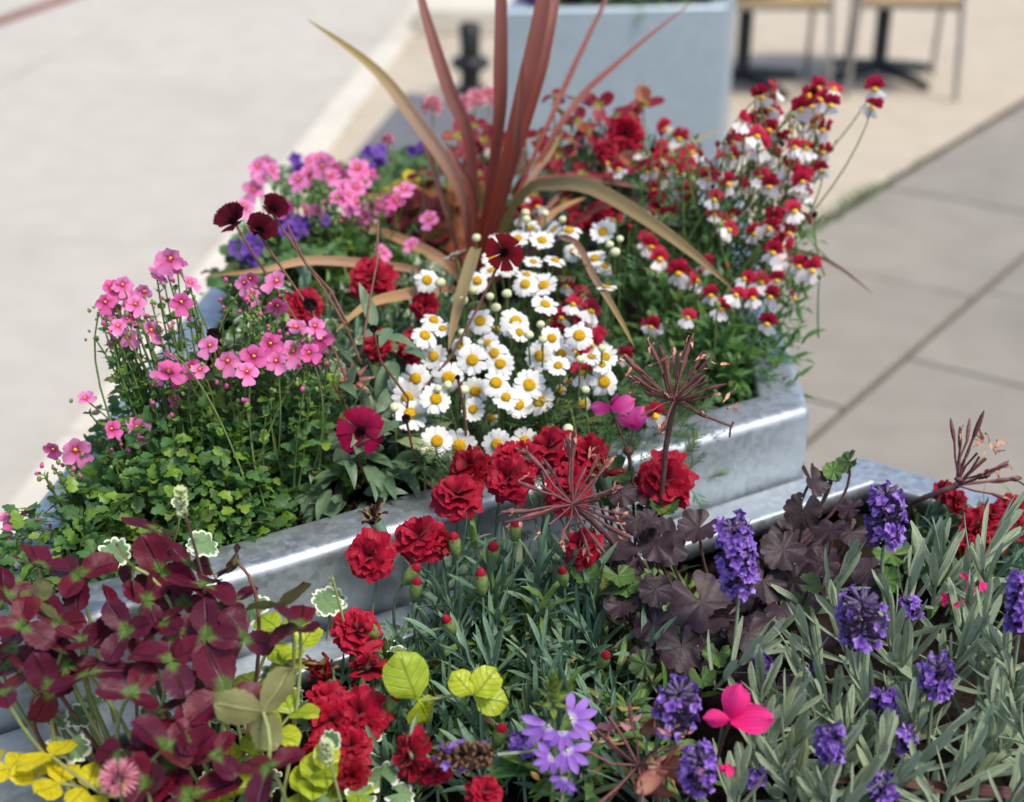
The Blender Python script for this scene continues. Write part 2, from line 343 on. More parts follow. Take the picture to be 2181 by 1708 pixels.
def roundleaf(rad, nlobe=7, scal=.08, teeth=3, notch=.5, fold=.12, cup=.15, na=None, nr=4, wave=.05):
    b = MB(); na = na or nlobe * teeth * 2; rows = []; uvs = []; ph = R(0, 6)
    for i in range(nr + 1):
        t = i / nr; row = []; uv = []
        for j in range(na + 1):
            f = j / na; th = (f - .5) * 2 * (math.pi - notch * .5)
            lob = abs(math.sin(f * math.pi * nlobe)); tee = abs(math.sin(f * math.pi * nlobe * teeth))
            Rr = rad * (.86 + .14 * (lob ** .6) * (scal / .08) * .5 - (scal) * (1 - tee) * .8) * (1 - .1 * abs(math.cos(th / 2) - 1))
            r = t * Rr + 1e-5
            h = rad * (cup * t * t + fold * t * (math.sin(f * math.pi * nlobe) ** 2 - .5) + wave * t * t * math.sin(th * 2.3 + ph) + wave * .55 * t ** 3 * math.sin(th * 7 + ph * 2))
            row.append((r * math.sin(th), r * math.cos(th), h)); uv.append((f, t))
        rows.append(row); uvs.append(uv)
    return b.grid(rows, uvs)

def frame(p, z, y=None, s=1., roll=0.):
    """matrix with local +Z along z, local +Y near y"""
    z = Vector(z).normalized(); y = Vector(y) if y is not None else UP
    x = y.cross(z)
    if x.length < 1e-3: x = Vector((1, 0, 0)).cross(z)
    x.normalize(); yy = z.cross(x)
    m = Matrix(((x.x, yy.x, z.x, p[0]), (x.y, yy.y, z.y, p[1]), (x.z, yy.z, z.z, p[2]), (0, 0, 0, 1)))
    return m @ Matrix.Rotation(roll, 4, 'Z') @ Matrix.Scale(s, 4)
def lframe(p, d, n, s=1.):
    """matrix for a leaf at p growing along d with its face towards n"""
    d = Vector(d).normalized(); x = d.cross(Vector(n))
    if x.length < 1e-3: x = d.cross(Vector((1, .2, 0)))
    x.normalize(); z = x.cross(d)
    return Matrix(((x.x * s, d.x * s, z.x * s, p[0]), (x.y * s, d.y * s, z.y * s, p[1]), (x.z * s, d.z * s, z.z * s, p[2]), (0, 0, 0, 1)))
def rv(s=1.): return Vector((G(s), G(s), G(s)))
def bez(a, b, c, n=7): return [(1 - t) ** 2 * a + 2 * t * (1 - t) * b + t * t * c for t in (i / n for i in range(n + 1))]

# ------------------------------------------------------------------ object tools
WM = {}
def link(name, me, parent=None, M4=None, kind=None):
    o = bpy.data.objects.new(name, me); col.objects.link(o); M4 = M4 if M4 is not None else Matrix.Identity(4)
    if parent is not None:
        o.parent = parent; pm = WM[parent.name]; o.matrix_basis = pm.inverted() @ M4
    else: o.matrix_basis = M4
    WM[o.name] = M4
    if kind: o['kind'] = kind
    return o
def tag(o, label, cat, group=None):
    o['label'] = label; o['category'] = cat
    if group: o['group'] = group
    return o
def thing(name, loc, label, cat, group=None):
    o = bpy.data.objects.new(name, None); col.objects.link(o); o.empty_display_size = .03
    m = Matrix.Translation(Vector(loc)); o.matrix_basis = m; WM[o.name] = m
    return tag(o, label, cat, group)
def structure(name, me, M4=None): return link(name, me, None, M4, 'structure')
def mass(name, items, parent):
    """many small pieces joined: items = [(MB, materials, matrix)]"""
    V = []; F = []; UVs = []; MI = []; RN = []; mats = []; off = 0
    cache = {}
    for mb, mt, M4 in items:
        key = id(mb)
        if key not in cache: cache[key] = (np.asarray(mb.v, np.float64), np.asarray(mb.f, np.int64), np.asarray(mb.uv, np.float32))
        v, f, uv = cache[key]; A = np.array(M4)
        V.append(v @ A[:3, :3].T + A[:3, 3]); F.append(f + off); UVs.append(uv); off += len(v); RN.append(np.full(len(v), rng.random(), np.float32))
        if mt not in mats: mats.append(mt)
        MI.append(np.full(len(f), mats.index(mt), np.int32))
    V = np.concatenate(V); F = np.concatenate(F); UVs = np.concatenate(UVs); MI = np.concatenate(MI); RN = np.concatenate(RN)
    A = np.array(WM[parent.name].inverted()); V = V @ A[:3, :3].T + A[:3, 3]
    me = bpy.data.meshes.new(name); me.vertices.add(len(V)); me.vertices.foreach_set('co', V.astype(np.float32).ravel())
    nf = len(F); me.loops.add(nf * 4); me.polygons.add(nf)
    me.loops.foreach_set('vertex_index', F.astype(np.int32).ravel()); me.polygons.foreach_set('loop_start', np.arange(0, nf * 4, 4, dtype=np.int32))
    me.polygons.foreach_set('loop_total', np.full(nf, 4, np.int32))
    for m in mats: me.materials.append(MATS[m])
    me.polygons.foreach_set('material_index', MI); me.polygons.foreach_set('use_smooth', np.ones(nf, bool))
    me.uv_layers.new(name='UVMap').data.foreach_set('uv', UVs[F.ravel()].ravel())
    at = me.attributes.new('rnd', 'FLOAT', 'POINT'); at.data.foreach_set('value', RN)
    me.update(calc_edges=True); me.validate()
    o = bpy.data.objects.new(name, me); col.objects.link(o); o.parent = parent; o['kind'] = 'stuff'; WM[o.name] = WM[parent.name]
    return o
MESHES = {}
def shared(mb, mats, name):
    key = (id(mb), str(mats))
    if key not in MESHES: MESHES[key] = mb.mesh(name, mats)
    return MESHES[key]
KEEP = []
def scatter(parent, items, name='leaf', limit=300, rest='foliage'):
    """pieces of a plant: the ones nearest the viewer as objects, what is left as one mass"""
    items = sorted(items, key=lambda it: (it[2].translation - CAMP).length)
    for mb, mt, M4 in items[:limit]: link(name, shared(mb, mt, name), parent, M4)
    if len(items) > limit: mass(rest, items[limit:], parent)
def variants(fn, n):
    o = [fn() for _ in range(n)]; KEEP.append(o); return o
def stalks(parent, paths, mat, r0=.0011, r1=.0008, name='stem', own=False, n=5):
    if own:
        for p in paths:
            inv = WM[parent.name].inverted(); b = MB().tube([inv @ Vector(q) for q in p], r0, r1, n)
            link(name, b.mesh(name, mat), parent, WM[parent.name])
    elif paths:
        b = MB(); inv = WM[parent.name].inverted()
        for p in paths: b.tube([inv @ Vector(q) for q in p], r0, r1, n)
        link(name + 's', b.mesh(name, mat), parent, WM[parent.name], 'stuff')

# ------------------------------------------------------------------ ground
def sheet(name, pts, z, mat):
    b = MB().face([(x, y, z) for x, y in pts]); return structure(name, b.mesh(name, mat, False))
sheet('ground', [(-60, -40), (60, -40), (60, 90), (-60, 90)], -.03, 'sub_base')
KD = math.radians(86.0); kd = Vector((math.cos(KD), math.sin(KD), 0)); kn = Vector((-kd.y, kd.x, 0)); K0 = Vector((-.905, 2.31, 0))
def slab_mesh(w, h, th, mat, ch=.006):
    b = MB(); x, y = w / 2, h / 2; rows = []
    for zz, ins in ((-th, 0), (-ch, 0), (0, ch)):
        rows.append([(-x + ins, -y + ins, zz), (x - ins, -y + ins, zz), (x - ins, y - ins, zz), (-x + ins, y - ins, zz)])
    b.grid(rows, None, 0, None, True); b.face(rows[2]); return b.mesh('paving_slab', mat, False)
# pale road left of the kerb
road = sheet('road', [tuple((K0 + kd * s + kn * t)[:2]) for s, t in ((-8, 16), (-8, .13), (60, .13), (60, 16))], -.022, 'sub_base')
me = slab_mesh(1.592, 2.392, .02, 'road_concrete', .003)
for i in range(-2, 10):
    for j in range(7):
        p = K0 + kd * (i * 2.4 + .7 + (j % 2) * 1.2) + kn * (.14 + .8 + j * 1.6)
        link('paving_slab', me, road, Matrix.Translation((p.x, p.y, R(-.001, .001))) @ Matrix.Rotation(KD - math.pi / 2, 4, 'Z'))
# kerb stones
kerb = thing('kerb', (K0.x, K0.y, 0), 'straight run of pale stone kerb between the road and the planters', 'kerb')
b = MB(); x, y = .065, .496; rows = []
for zz, ins in ((-.03, 0), (.02, 0), (.028, .004), (.03, .012)): rows.append([(-x + ins, -y + ins, zz), (x - ins, -y + ins, zz), (x - ins, y - ins, zz), (-x + ins, y - ins, zz)])
b.grid(rows, None, 0, None, True); b.face(rows[-1]); me = b.mesh('kerb_stone', 'kerb_stone', False)
for i in range(-3, 22):
    p = K0 + kd * (i * 1.0) + kn * .065
    link('kerb_stone', me, kerb, Matrix.Translation((p.x, p.y, R(-.002, .002))) @ Matrix.Rotation(KD - math.pi / 2 + R(-.003, .003), 4, 'Z'))
# sandy forecourt between the kerb and the grey pavement
GD = math.radians(54.5); gd = Vector((math.cos(GD), math.sin(GD), 0)); gn = Vector((gd.y, -gd.x, 0)); G0 = Vector((1.003, 4.448, 0))
fc = [K0 + kd * -8, G0 + gd * -9, G0 + gd * 40, K0 + kd * 60]
fore = sheet('forecourt', [tuple(p[:2]) for p in fc], -.006, 'sand_concrete')
pave = sheet('pavement', [tuple((G0 + gd * s + gn * t)[:2]) for s, t in ((-9, .02), (-9, 14), (40, 14), (40, .02))], -.024, 'sub_base')
me1 = slab_mesh(.612, .888, .02, 'grey_slab', .004); me2 = slab_mesh(.612, .588, .02, 'grey_slab', .004)
for j in range(9):
    s = -6.4 + (j * .37) % .9
    while s < 9:
        long = rng.random() < .7; ln = .9 if long else .6; p = G0 + gd * (s + ln / 2) + gn * (.035 + .31 + j * .632)
        link('paving_slab', me1 if long else me2, pave, Matrix.Translation((p.x, p.y, R(-.003, .001))) @ Matrix.Rotation(GD - math.pi / 2, 4, 'Z') @ Matrix.Rotation(R(-.002, .002), 4, 'X')); s += ln
# drain strip of reddish stone crossing the road
a, c = P(-400, 185, 0), P(400, -90, 0); d = (c - a).normalized()
dr = structure('drain_strip', MB().box((0, 0, .004), ((c - a).length, .10, .02)).mesh('drain_strip', 'red_stone', False), Matrix.Translation((a + c) / 2) @ Matrix.Rotation(math.atan2(d.y, d.x), 4, 'Z'))
structure('grey_patch', MB().face([P(u_, v_, -.002) for u_, v_ in ((690, 400), (1000, 420), (1075, 225), (868, 196), (745, 342))]).mesh('grey_patch', 'patch_grey', False))  # flat area of darker grey laid over the forecourt beside the kerb
# weeds in the joint
wl = variants(lambda: blade(.05, .006, P_strap, 5, 1, R(-1.6, -.5), 0, .2), 4); items = []
w0 = thing('joint_weeds', (G0 + gd * .05), 'low green weeds growing in the joint beside the grey slabs', 'weeds')
for _ in range(420):
    s = R(-.6, .5) if rng.random() < .7 else R(-1.6, 1.0); p = G0 + gd * s + gn * G(.025) + Vector((0, 0, -.02)); dd = (UP + rv(.55)).normalized()
    items.append((rng.choice(wl), 'nemesia_leaf', lframe(p, dd, rv(1), R(.5, 1.3))))
scatter(w0, items, 'leaf', 60)

# ------------------------------------------------------------------ planters
def v2(a): return Vector((math.cos(math.radians(a)), math.sin(math.radians(a)), 0))
LA, RA, FA = 31.0, 87.0, -36.0
A = Vector((-.372, .832, 0)); B = A + v2(LA) * .77; C = B + v2(RA) * .77; A = A - v2(LA) * .06; D = Vector((-.357, 1.60, 0))
def ring(poly, d, r0=.010, seg=5):
    out = []; n = len(poly)
    for i in range(n):
        V = poly[i]; e0 = (V - poly[i - 1]).normalized(); e1 = (poly[(i + 1) % n] - V).normalized()
        n0 = Vector((e0.y, -e0.x, 0)); n1 = Vector((e1.y, -e1.x, 0))      # outward for a counter-clockwise polygon
        bis = -(n0 + n1).normalized(); h = bis.dot(-n0)
        cc = V + bis * max(d, r0) / h; rr = max(r0 - d, 3e-4)
        for q in range(seg + 1):
            nn = n0.lerp(n1, q / seg if seg else .5).normalized(); out.append(cc + nn * rr)
    return out
def planter(name, poly, zr, label, mat, soil_d=.05, fl=.047, r=.009, group=None):
    t = thing(name, poly[0], label, 'planter', group); inv = WM[t.name].inverted()
    def sweep(prof, nm):
        rows = [[inv @ Vector((p.x, p.y, z)) for p in ring(poly, d)] for d, z in prof]
        b = MB().grid(rows, None, 0, None, True); link(nm, b.mesh(nm, mat), t, WM[t.name])
    arc = [(r - r * math.cos(a), zr - r + r * math.sin(a)) for a in [math.pi / 2 * i / 7 for i in range(8)]]
    sweep([(.0, .0), (0, zr * .5), (0, zr - r - .012), (0, zr - r)], 'wall')
    sweep([(0, zr - r)] + arc[1:] + [(r + .004, zr), (fl - .004, zr), (fl - .001, zr - .0006), (fl, zr - .002), (fl, zr - .018), (fl - .003, zr - .018), (fl - .003, zr - .004)], 'rim')
    # soil
    ins = ring(poly, .012, .0005, 0); n = 70; rows = []
    q = [inv @ Vector((p.x, p.y, 0)) for p in ins]
    for i in range(n + 1):
        a_ = q[0].lerp(q[3], i / n); b_ = q[1].lerp(q[2], i / n)
        rows.append([(lambda p: (p.x, p.y, zr - soil_d + .008 * math.sin(p.x * 61 + 2 * math.sin(p.y * 43)) + R(-.005, .005)))(a_.lerp(b_, j / n)) for j in range(n + 1)])
    link('soil', MB().grid(rows).mesh('soil', 'soil'), t, WM[t.name], 'stuff')
    return t
ZB, ZF = .84, .77
planter('steel_planter', [A, B, C, D], ZB, 'galvanised steel planter with white daisies, pink flowers and spiky red leaves', 'galvanised', group='galvanised planters')
off = Vector((v2(LA).y, -v2(LA).x, 0)) * .003
FA0 = A + v2(LA) * -.005 + off; FB = FA0 + v2(LA) * .91; FC = FB + v2(FA) * .885; FD = FA0 + v2(FA) * .885
planter('steel_planter', [FA0, FD, FC, FB], ZF, 'galvanised steel planter filled with lavender, red carnations and burgundy clover', 'galvanised', group='galvanised planters')
p3a, p3b = P(1062, 22, .8), P(1548, 12, .8); e = (p3b - p3a); e.z = 0; p3a.z = 0; L3 = e.length; an = math.degrees(math.atan2(e.y, e.x))
p3b = p3a + v2(an) * L3; p3c = p3b + v2(an + 72) * L3; p3d = p3a + v2(an + 72) * L3
planter('steel_planter', [p3a, p3b, p3c, p3d], .8, 'tall blue-grey galvanised steel planter standing by the chairs and tables', 'galvanised_far', soil_d=.03, group='galvanised planters')
# bark bits on the soil of the back planter
bits = [MB().box((0, 0, 0), (.004, .014, .002)), MB().box((0, 0, 0), (.002, .022, .0015)), MB().box((0, 0, 0), (.006, .007, .003))]; KEEP.append(bits); items = []
host = bpy.data.objects['steel_planter']
for _ in range(700):
    u_, w_ = R(.06, .94), R(.06, .8); p = A + v2(LA) * .77 * u_ + v2(RA) * .77 * w_; items.append((rng.choice(bits), 'twig', frame((p.x, p.y, ZB - .045 + R(-.003, .004)), UP + rv(.3), rv(1), R(.5, 1.3))))
mass('bark_chips', items, host)

# ------------------------------------------------------------------ tables, chairs, post
def cafe_table(loc, label):
    t = thing('cafe_table', loc, label, 'table', 'cafe tables'); W = WM[t.name]
    b = MB(); pr = [(.0001, .715), (.345, .715), (.35, .72), (.35, .738), (.345, .743), (.0001, .743)]
    b.grid([[(r * math.cos(a), r * math.sin(a), z) for a in [2 * math.pi * q / 40 for q in range(40)]] for r, z in pr], None, 0, None, True)
    link('tabletop', b.mesh('tabletop', 'dark_top'), t, W)
    link('pedestal', MB().tube([(0, 0, .03), (0, 0, .08), (0, 0, .7)], .034, .034, 14, prof=[.05, .034, .034]).mesh('pedestal', 'black_metal'), t, W)
    for q in range(4):
        a = q * math.pi / 2 + .5; d = Vector((math.cos(a), math.sin(a), 0)); b = MB()
        b.tube([d * .02 + UP * .055, d * .15 + UP * .04, d * .30 + UP * .022, d * .33 + UP * .012], .03, .014, 6)
        link('foot', b.mesh('foot', 'black_metal'), t, W)
def chair(loc, rot, label):
    t = thing('cafe_chair', loc, label, 'chair', 'cafe chairs'); W = WM[t.name] @ Matrix.Rotation(rot, 4, 'Z') @ Matrix.Diagonal((1, 1, .90, 1))
    for sx in (-1, 1):
        link('leg', MB().tube([(sx * .235, -.225, 0), (sx * .225, -.215, .25), (sx * .215, -.21, .44), (sx * .22, -.20, .64), (sx * .22, -.10, .665), (sx * .22, .17, .66)], .0125, .0125, 8).mesh('leg', 'aluminium'), t, W)
        link('leg', MB().tube([(sx * .20, .27, 0), (sx * .20, .235, .25), (sx * .20, .21, .44), (sx * .205, .26, .85)], .0125, .0125, 8).mesh('leg', 'aluminium'), t, W)
    link('seat_frame', MB().tube([(-.215, -.21, .435), (.215, -.21, .435), (.20, .21, .435), (-.20, .21, .435), (-.215, -.21, .435)], .013, .013, 8).mesh('seat_frame', 'aluminium'), t, W)
    for i in range(9):
        link('seat_slat', MB().box((0, -.20 + i * .049, .452), (.44 - i * .003, .044, .014)).mesh('seat_slat', 'tan_weave', False), t, W)
    for i in range(7):
        z = .52 + i * .047; link('back_slat', MB().box((0, .225 + (z - .45) * .1, z), (.40, .012, .04)).mesh('back_slat', 'tan_weave', False), t, W)
cafe_table(P(1868, 165, 0), 'small round cafe table with black pedestal, the farther one from the tall steel planter')
cafe_table(P(1578, 182, 0), 'small round cafe table with black pedestal next to the tall steel planter')
fr = P(2040, 212, 0); fl_ = P(1795, 205, 0); m = (fr + fl_) / 2; an2 = math.atan2((fr - fl_).y, (fr - fl_).x)
chair(m + Vector((-math.sin(an2) * .22, math.cos(an2) * .22, 0)), an2, 'tan slatted chair with metal legs, the farther one from the steel planter')
fr = P(1768, 212, 0); m = fr + Vector((-.235, .22, 0)); chair(m, -.06, 'tan slatted chair with metal legs, the one beside the steel planter')
bp = P(1002, 196, 0); t = thing('bollard', bp, 'short black post with collar standing by the pale step', 'bollard'); W = WM[t.name]
link('base', MB().tube([(0, 0, 0), (0, 0, .02), (0, 0, .03)], .07, .07, 14, prof=[.075, .075, .04]).mesh('base', 'black_metal'), t, W)
link('post', MB().tube([(0, 0, .02), (0, 0, .2), (0, 0, .3), (0, 0, .31)], .04, .04, 14, prof=[.045, .045, .05, .02]).mesh('post', 'black_metal'), t, W)
link('collar', MB().tube([(0, 0, .1), (0, 0, .11), (0, 0, .15), (0, 0, .16)], .04, .04, 14, prof=[.05, .085, .085, .05]).mesh('collar', 'black_metal'), t, W)
sp_ = P(1010, 75, 0); b = MB(); x, y = .55, .3; rows = []
for zz, ins in ((0, 0), (.12, 0), (.14, .012)): rows.append([(-x + ins, -y + ins, zz), (x - ins, -y + ins, zz), (x - ins, y - ins, zz), (-x + ins, y - ins, zz)])
b.grid(rows, None, 0, None, True); b.face(rows[-1])
tag(link('stone_step', b.mesh('stone_step', 'kerb_stone', False), None, Matrix.Translation((sp_.x + .25, sp_.y + .3, 0)) @ Matrix.Rotation(-.07, 4, 'Z')), 'low pale stone step behind the black post', 'step')
#PLANTS
# ------------------------------------------------------------------ plants
zi = lambda tab: (lambda v: float(np.interp(v, [a for a, _ in sorted(tab)], [b for _, b in sorted(tab)])))
SB, SF = ZB - .05, ZF - .05
def face_to(p, k, j=.12): return (UP * (1 - k) + tocam(p) * k + rv(j)).normalized()
def dome(protos, n, c, rx, ry, z0, z1, size, rot=0., lo=.35, out=.8, up=.5, jit=.5, droop=0., power=.5):
    items = []
    for _ in range(n):
        r = math.sqrt(rng.random()); a = R(0, 2 * math.pi); x, y = rx * r * math.cos(a), ry * r * math.sin(a)
        px, py = c[0] + x * math.cos(rot) - y * math.sin(rot), c[1] + x * math.sin(rot) + y * math.cos(rot)
        h = z0 + (z1 - z0) * (1 - r * r) ** power * R(.86, 1.08) * (.74 + .36 * abs(math.sin(px * 47 + 1.3 * math.sin(py * 61)))); u_ = lo + (1 - lo) * rng.random() ** .6; z = z0 + (h - z0) * u_
        o = Vector((px - c[0], py - c[1], 0)); o = o.normalized() if o.length > 1e-4 else Vector((1, 0, 0))
        d = (o * out * (.3 + r) + UP * (up - droop * r) + rv(jit)); nrm = (UP * 1.1 + o * .35 + rv(.35))
        mb, mt = rng.choice(protos); items.append((mb, mt, lframe((px, py, z), d, nrm, R(*size))))
    return items
def shoot(p0, p1, protos, nodes, ls, ang=(1.0, .5), t0=.25, n_at=2, bend=.25):
    """a leafy shoot from p0 to p1: stem path and leaves in opposite pairs"""
    p0, p1 = Vector(p0), Vector(p1); mid = (p0 + p1) / 2 + rv((p1 - p0).length * .06); path = bez(p0, mid + UP * .2 * (p1 - p0).length * bend, p1, 6); items = []
    ax = (p1 - p0).normalized(); s1 = ax.cross(Vector((R(-1, 1), R(-1, 1), .2))).normalized(); s2 = ax.cross(s1); ph = R(0, 3)
    for i in range(nodes):
        t = t0 + (1 - t0) * i / max(1, nodes - 1); q = path[min(6, int(t * 6))].lerp(path[min(6, int(t * 6) + 1)], t * 6 - int(t * 6)); f = i / max(1, nodes - 1)
        aa = ang[0] + (ang[1] - ang[0]) * f; sz = ls[0] + (ls[1] - ls[0]) * f
        for k_ in range(n_at):
            th = ph + i * math.pi / 2 + k_ * 2 * math.pi / n_at + G(.15); o = s1 * math.cos(th) + s2 * math.sin(th)
            d = ax * math.cos(aa) + o * math.sin(aa) + rv(.08); mb, mt = rng.choice(protos); items.append((mb, mt, lframe(q, d, ax + rv(.15), sz * R(.85, 1.15))))
    return path, items

# ---- flower shapes (each built once, shared by its repeats)
def daisy_petals(old=False):
    b = MB(); n = rng.choice((14, 15, 16, 17)); dr = rng.choice((-.2, 0, .1, -.8))
    for i in range(n):
        if old and rng.random() < .35: continue
        L = .0122 * R(.9, 1.06) * (.7 if old else 1); pt = blade(L, .0057, P_pet, 4, 1, (R(-1.8, -.6) if old else dr + R(-.35, .12)), R(.0, .18), 0, R(-.25, .1), 0, R(-.06, .06), 2, .06, 2)
        b.add(pt, Matrix.Rotation(2 * math.pi * i / n + G(.05), 4, 'Z') @ Matrix.Translation((0, .0042, R(-.0004, .0006))))
    return b
def daisy_disc(k_=1.):
    b = MB(); rows = [[(r * math.cos(a), r * math.sin(a), z) for a in [2 * math.pi * q / 14 for q in range(14)]] for r, z in ((.0052, -.0006), (.0058, .0006), (.0053, .002 * k_), (.0036, .0031 * k_), (.0015, .0035 * k_), (.0001, .0033 * k_))]
    return b.grid(rows, None, 0, None, True)
def nem_upper():
    b = MB(); sp = R(.9, 1.1)
    for i, (a, L, W) in enumerate(((-1.18, .0086, .0080), (-.42, .0102, .0084), (.42, .0102, .0084), (1.18, .0086, .0080))):
        b.add(blade(L, W, P_fan, 4, 2, R(-.7, -.2), R(.25, .6), 0, R(-.3, .1), 0, R(-.12, .12), 4, .12, 2), Matrix.Rotation(-a * sp, 4, 'Z') @ Matrix.Translation((0, .001, R(0, .0008))))
    return b
def nem_lower():
    b = MB()
    for a in (math.pi - .42, math.pi + .42): b.add(blade(.0128, .0128, P_fan, 4, 2, R(-.6, .1), R(.05, .3), 0, R(-.3, .05), 0, R(-.14, .14), 4, .16, 2), Matrix.Rotation(a, 4, 'Z') @ Matrix.Translation((0, .0005, .0012)))
    return b
def nem_throat(): return MB().ball((0, -.0012, .0028), .0027, 8, 5, 0, (1.15, .8, .8), .08)
def diascia_petals():
    b = MB()
    for a, L, W in ((-.5, .0092, .0088), (.5, .0092, .0088), (-1.75, .011, .0105), (1.75, .011, .0105), (math.pi, .0128, .0150)):
        b.add(blade(L, W, P_obov if W < .014 else P_fan, 4, 2, R(-.5, .2), R(.1, .5), 0, R(.0, .35), 0, R(-.1, .1), 3, .06, 2), Matrix.Rotation(-a, 4, 'Z') @ Matrix.Translation((0, .0012, R(0, .0006))))
    return b
def diascia_eye(): return MB().ball((0, .0006, .0009), .0015, 7, 4, 0, (1, 1, .9), .2)
def carnation(sz=.021, layers=5):
    b = MB(); cnt = (7, 6, 5, 4, 3)
    for l in range(layers):
        f = l / (layers - 1); n = cnt[l]
        for i in range(n):
            L = sz * (1.0 - .42 * f) * R(.9, 1.08); up_ = -.10 + 1.22 * f + R(-.12, .2)
            p = blade(L, L * R(1.1, 1.35), P_fan, 6, 5, R(-.8, -.2) * (1 - .2 * f), up_, 0, R(-.1, .35), R(-.015, .015), R(.02, .09) * (1 + .8 * f), R(2, 5), R(.05, .1), rng.choice((7, 8, 9)), ph=R(0, 6))
            b.add(p, Matrix.Rotation(2 * math.pi * (i + .5 * (l % 2)) / n + G(.18), 4, 'Z') @ Matrix.Translation((0, .0012, -.004 + .0038 * f * (sz / .021))) @ Matrix.Rotation(G(.15), 4, 'Y'))
    return b
def calyx(L=.02, r=.0045): return MB().tube([(0, 0, -L), (0, 0, -L * .8), (0, 0, -L * .3), (0, 0, .0005)], r, r, 8, prof=[.0012, r * .85, r, r * 1.1])
def cosmos_petal(n3=True): return blade(.0205, .0170, P_fan, 6, 3, R(-.55, -.15), R(.12, .3), 0, R(-.2, .12), 0, R(-.05, .05), 4, .07, 3)
def knobbly(r=.0062, h=1., n=34):
    b = MB().ball((0, 0, 0), r * .9, 10, 6, 0, (1, 1, .6 * h))
    for i in range(n):
        a = i * 2.399; rr = r * math.sqrt((i + .5) / n); z = math.sqrt(max(0, 1 - (rr / r / 1.1) ** 2)) * r * .6 * h
        b.tube([(rr * math.cos(a) * .9, rr * math.sin(a) * .9, z * .7), (rr * math.cos(a) * 1.05, rr * math.sin(a) * 1.05, z + .0022)], .0006, .0008, 4)
    return b
def lav_head(L, W, dens=1., fl=1.):
    """a spike of lavender: whorls of calyces with small lipped corollas; returns (calyx mesh, corolla mesh)"""
    c, k_ = MB(), MB(); n = int(L / .0042)
    for i in range(n):
        f = (i + .5) / n; r = W / 2 * (.55 + .45 * math.sin(math.pi * (.12 + .8 * f)) ** .7) * .72; m_ = 9
        for j in range(m_):
            a = 2 * math.pi * (j + .5 * (i % 2)) / m_ + G(.15); o = Vector((math.cos(a), math.sin(a), 0)); z = L * f + G(.0012); d = (o + UP * R(.3, .8)).normalized()
            c.tube([o * r * .25 + UP * z, o * r * .7 + UP * (z + .0012), o * r + UP * (z + .003)], .0012, .0016, 5, prof=[.0008, .0018, .0013])
            if rng.random() < .52 * fl:
                q = o * (r + .0008) + UP * (z + .0034); M_ = frame(q, d + rv(.35), UP, R(.85, 1.6), R(0, 6))
                for g in range(5): k_.add(blade(.0036, .0036, P_obov, 2, 1, R(-.9, .2), R(.2, .8), 0, R(-.3, .3)), M_ @ Matrix.Rotation(g * 1.2566, 4, 'Z'))
                k_.tube([q - d * .003, q + d * .0004], .0009, .0014, 5)
    return c, k_
def umbel_spoke(L, kind=0):
    b = MB(); q = Vector((R(-.004, .004), R(-.004, .004), L * .62)); b.tube([(0, 0, 0), (.0, .0, L * .35), q], .0008, .0010, 5, 0)
    d = (Vector((G(.12), G(.12), 1)) + q * 20).normalized(); q = q - d * .0006
    if kind < 2:
        b.tube([q, q + d * .004, q + d * .010, q + d * .016, q + d * .020], .0016, .001, 6, 1, prof=[.0010, .0016, .0018, .0013, .0005])
    if kind >= 1:
        for g in range(3): b.add(blade(.010, .003, P_lance, 4, 1, R(-2, 2), R(-.3, .3), 0, .3, .15, .2, 3), frame(q + d * R(.008, .016), rv(1), d + rv(.6), R(.6, 1.2)), 2)
    return b

DP = variants(daisy_petals, 6); DO = variants(lambda: daisy_petals(True), 2); DD = [daisy_disc(), daisy_disc(1.25)]; KEEP.append(DD)
NU, NL, NTH = variants(nem_upper, 5), variants(nem_lower, 5), variants(nem_throat, 1)
DI, DE = variants(diascia_petals, 6), variants(diascia_eye, 1)
WP = variants(lambda: blade(.017, .005, P_lance, 6, 2, R(-1.4, 1.4), R(-.4, .4), R(-.5, .5), R(-.5, .5), .12, .25, 4), 5)
CA, CAL = variants(carnation, 6), variants(calyx, 1)
CP = variants(cosmos_petal, 5); KN = variants(knobbly, 2)
LF = {}
LF['diascia'] = [(x, 'diascia_leaf') for x in variants(lambda: blade(.017, .0125, P_ovate, 6, 2, R(-.9, .1), .1, R(.1, .35), 0, .03, 0, 3, 0, 2, .22), 5)]
LF['diascia'] += [(LF['diascia'][0][0], 'diascia_young'), (LF['diascia'][1][0], 'diascia_young')]
LF['cosmos'] = [(x, 'cosmos_leaf') for x in variants(lambda: blade(.045, .014, P_lance, 7, 2, R(-1.2, .1), .15, R(.1, .35), 0, .02), 5)]
LF['nemesia'] = [(x, 'nemesia_leaf') for x in variants(lambda: blade(.028, .008, P_lance, 6, 1, R(-1.1, .2), .1, R(.1, .4), 0, 0, 0, 3, 0, 2, .12), 5)]
LF['carnation'] = [(x, 'carnation_leaf') for x in variants(lambda: blade(.036, .0046, P_lin, 6, 1, R(-1.0, .1), .1, R(.3, .7)), 5)]
LF['carnation_g'] = [(x, 'carnation_leaf_green') for x in variants(lambda: blade(.034, .005, P_lin, 6, 1, R(-1.6, .1), .1, R(.2, .6)), 4)]
LF['lavender'] = [(x, 'lavender_leaf') for x in variants(lambda: blade(.046, .0072, P_blunt, 6, 2, R(-.45, .5), .05, 0, R(-.35, -.1)), 6)]
LF['jenny'] = [(x, 'jenny_leaf') for x in variants(lambda: blade(.021, .019, P_round, 6, 2, R(-1.0, .4), .1, R(0, .35), R(-.25, .3), .04, .05, 3), 5)]
LF['jenny_gold'] = [(x[0], 'jenny_gold') for x in LF['jenny']]
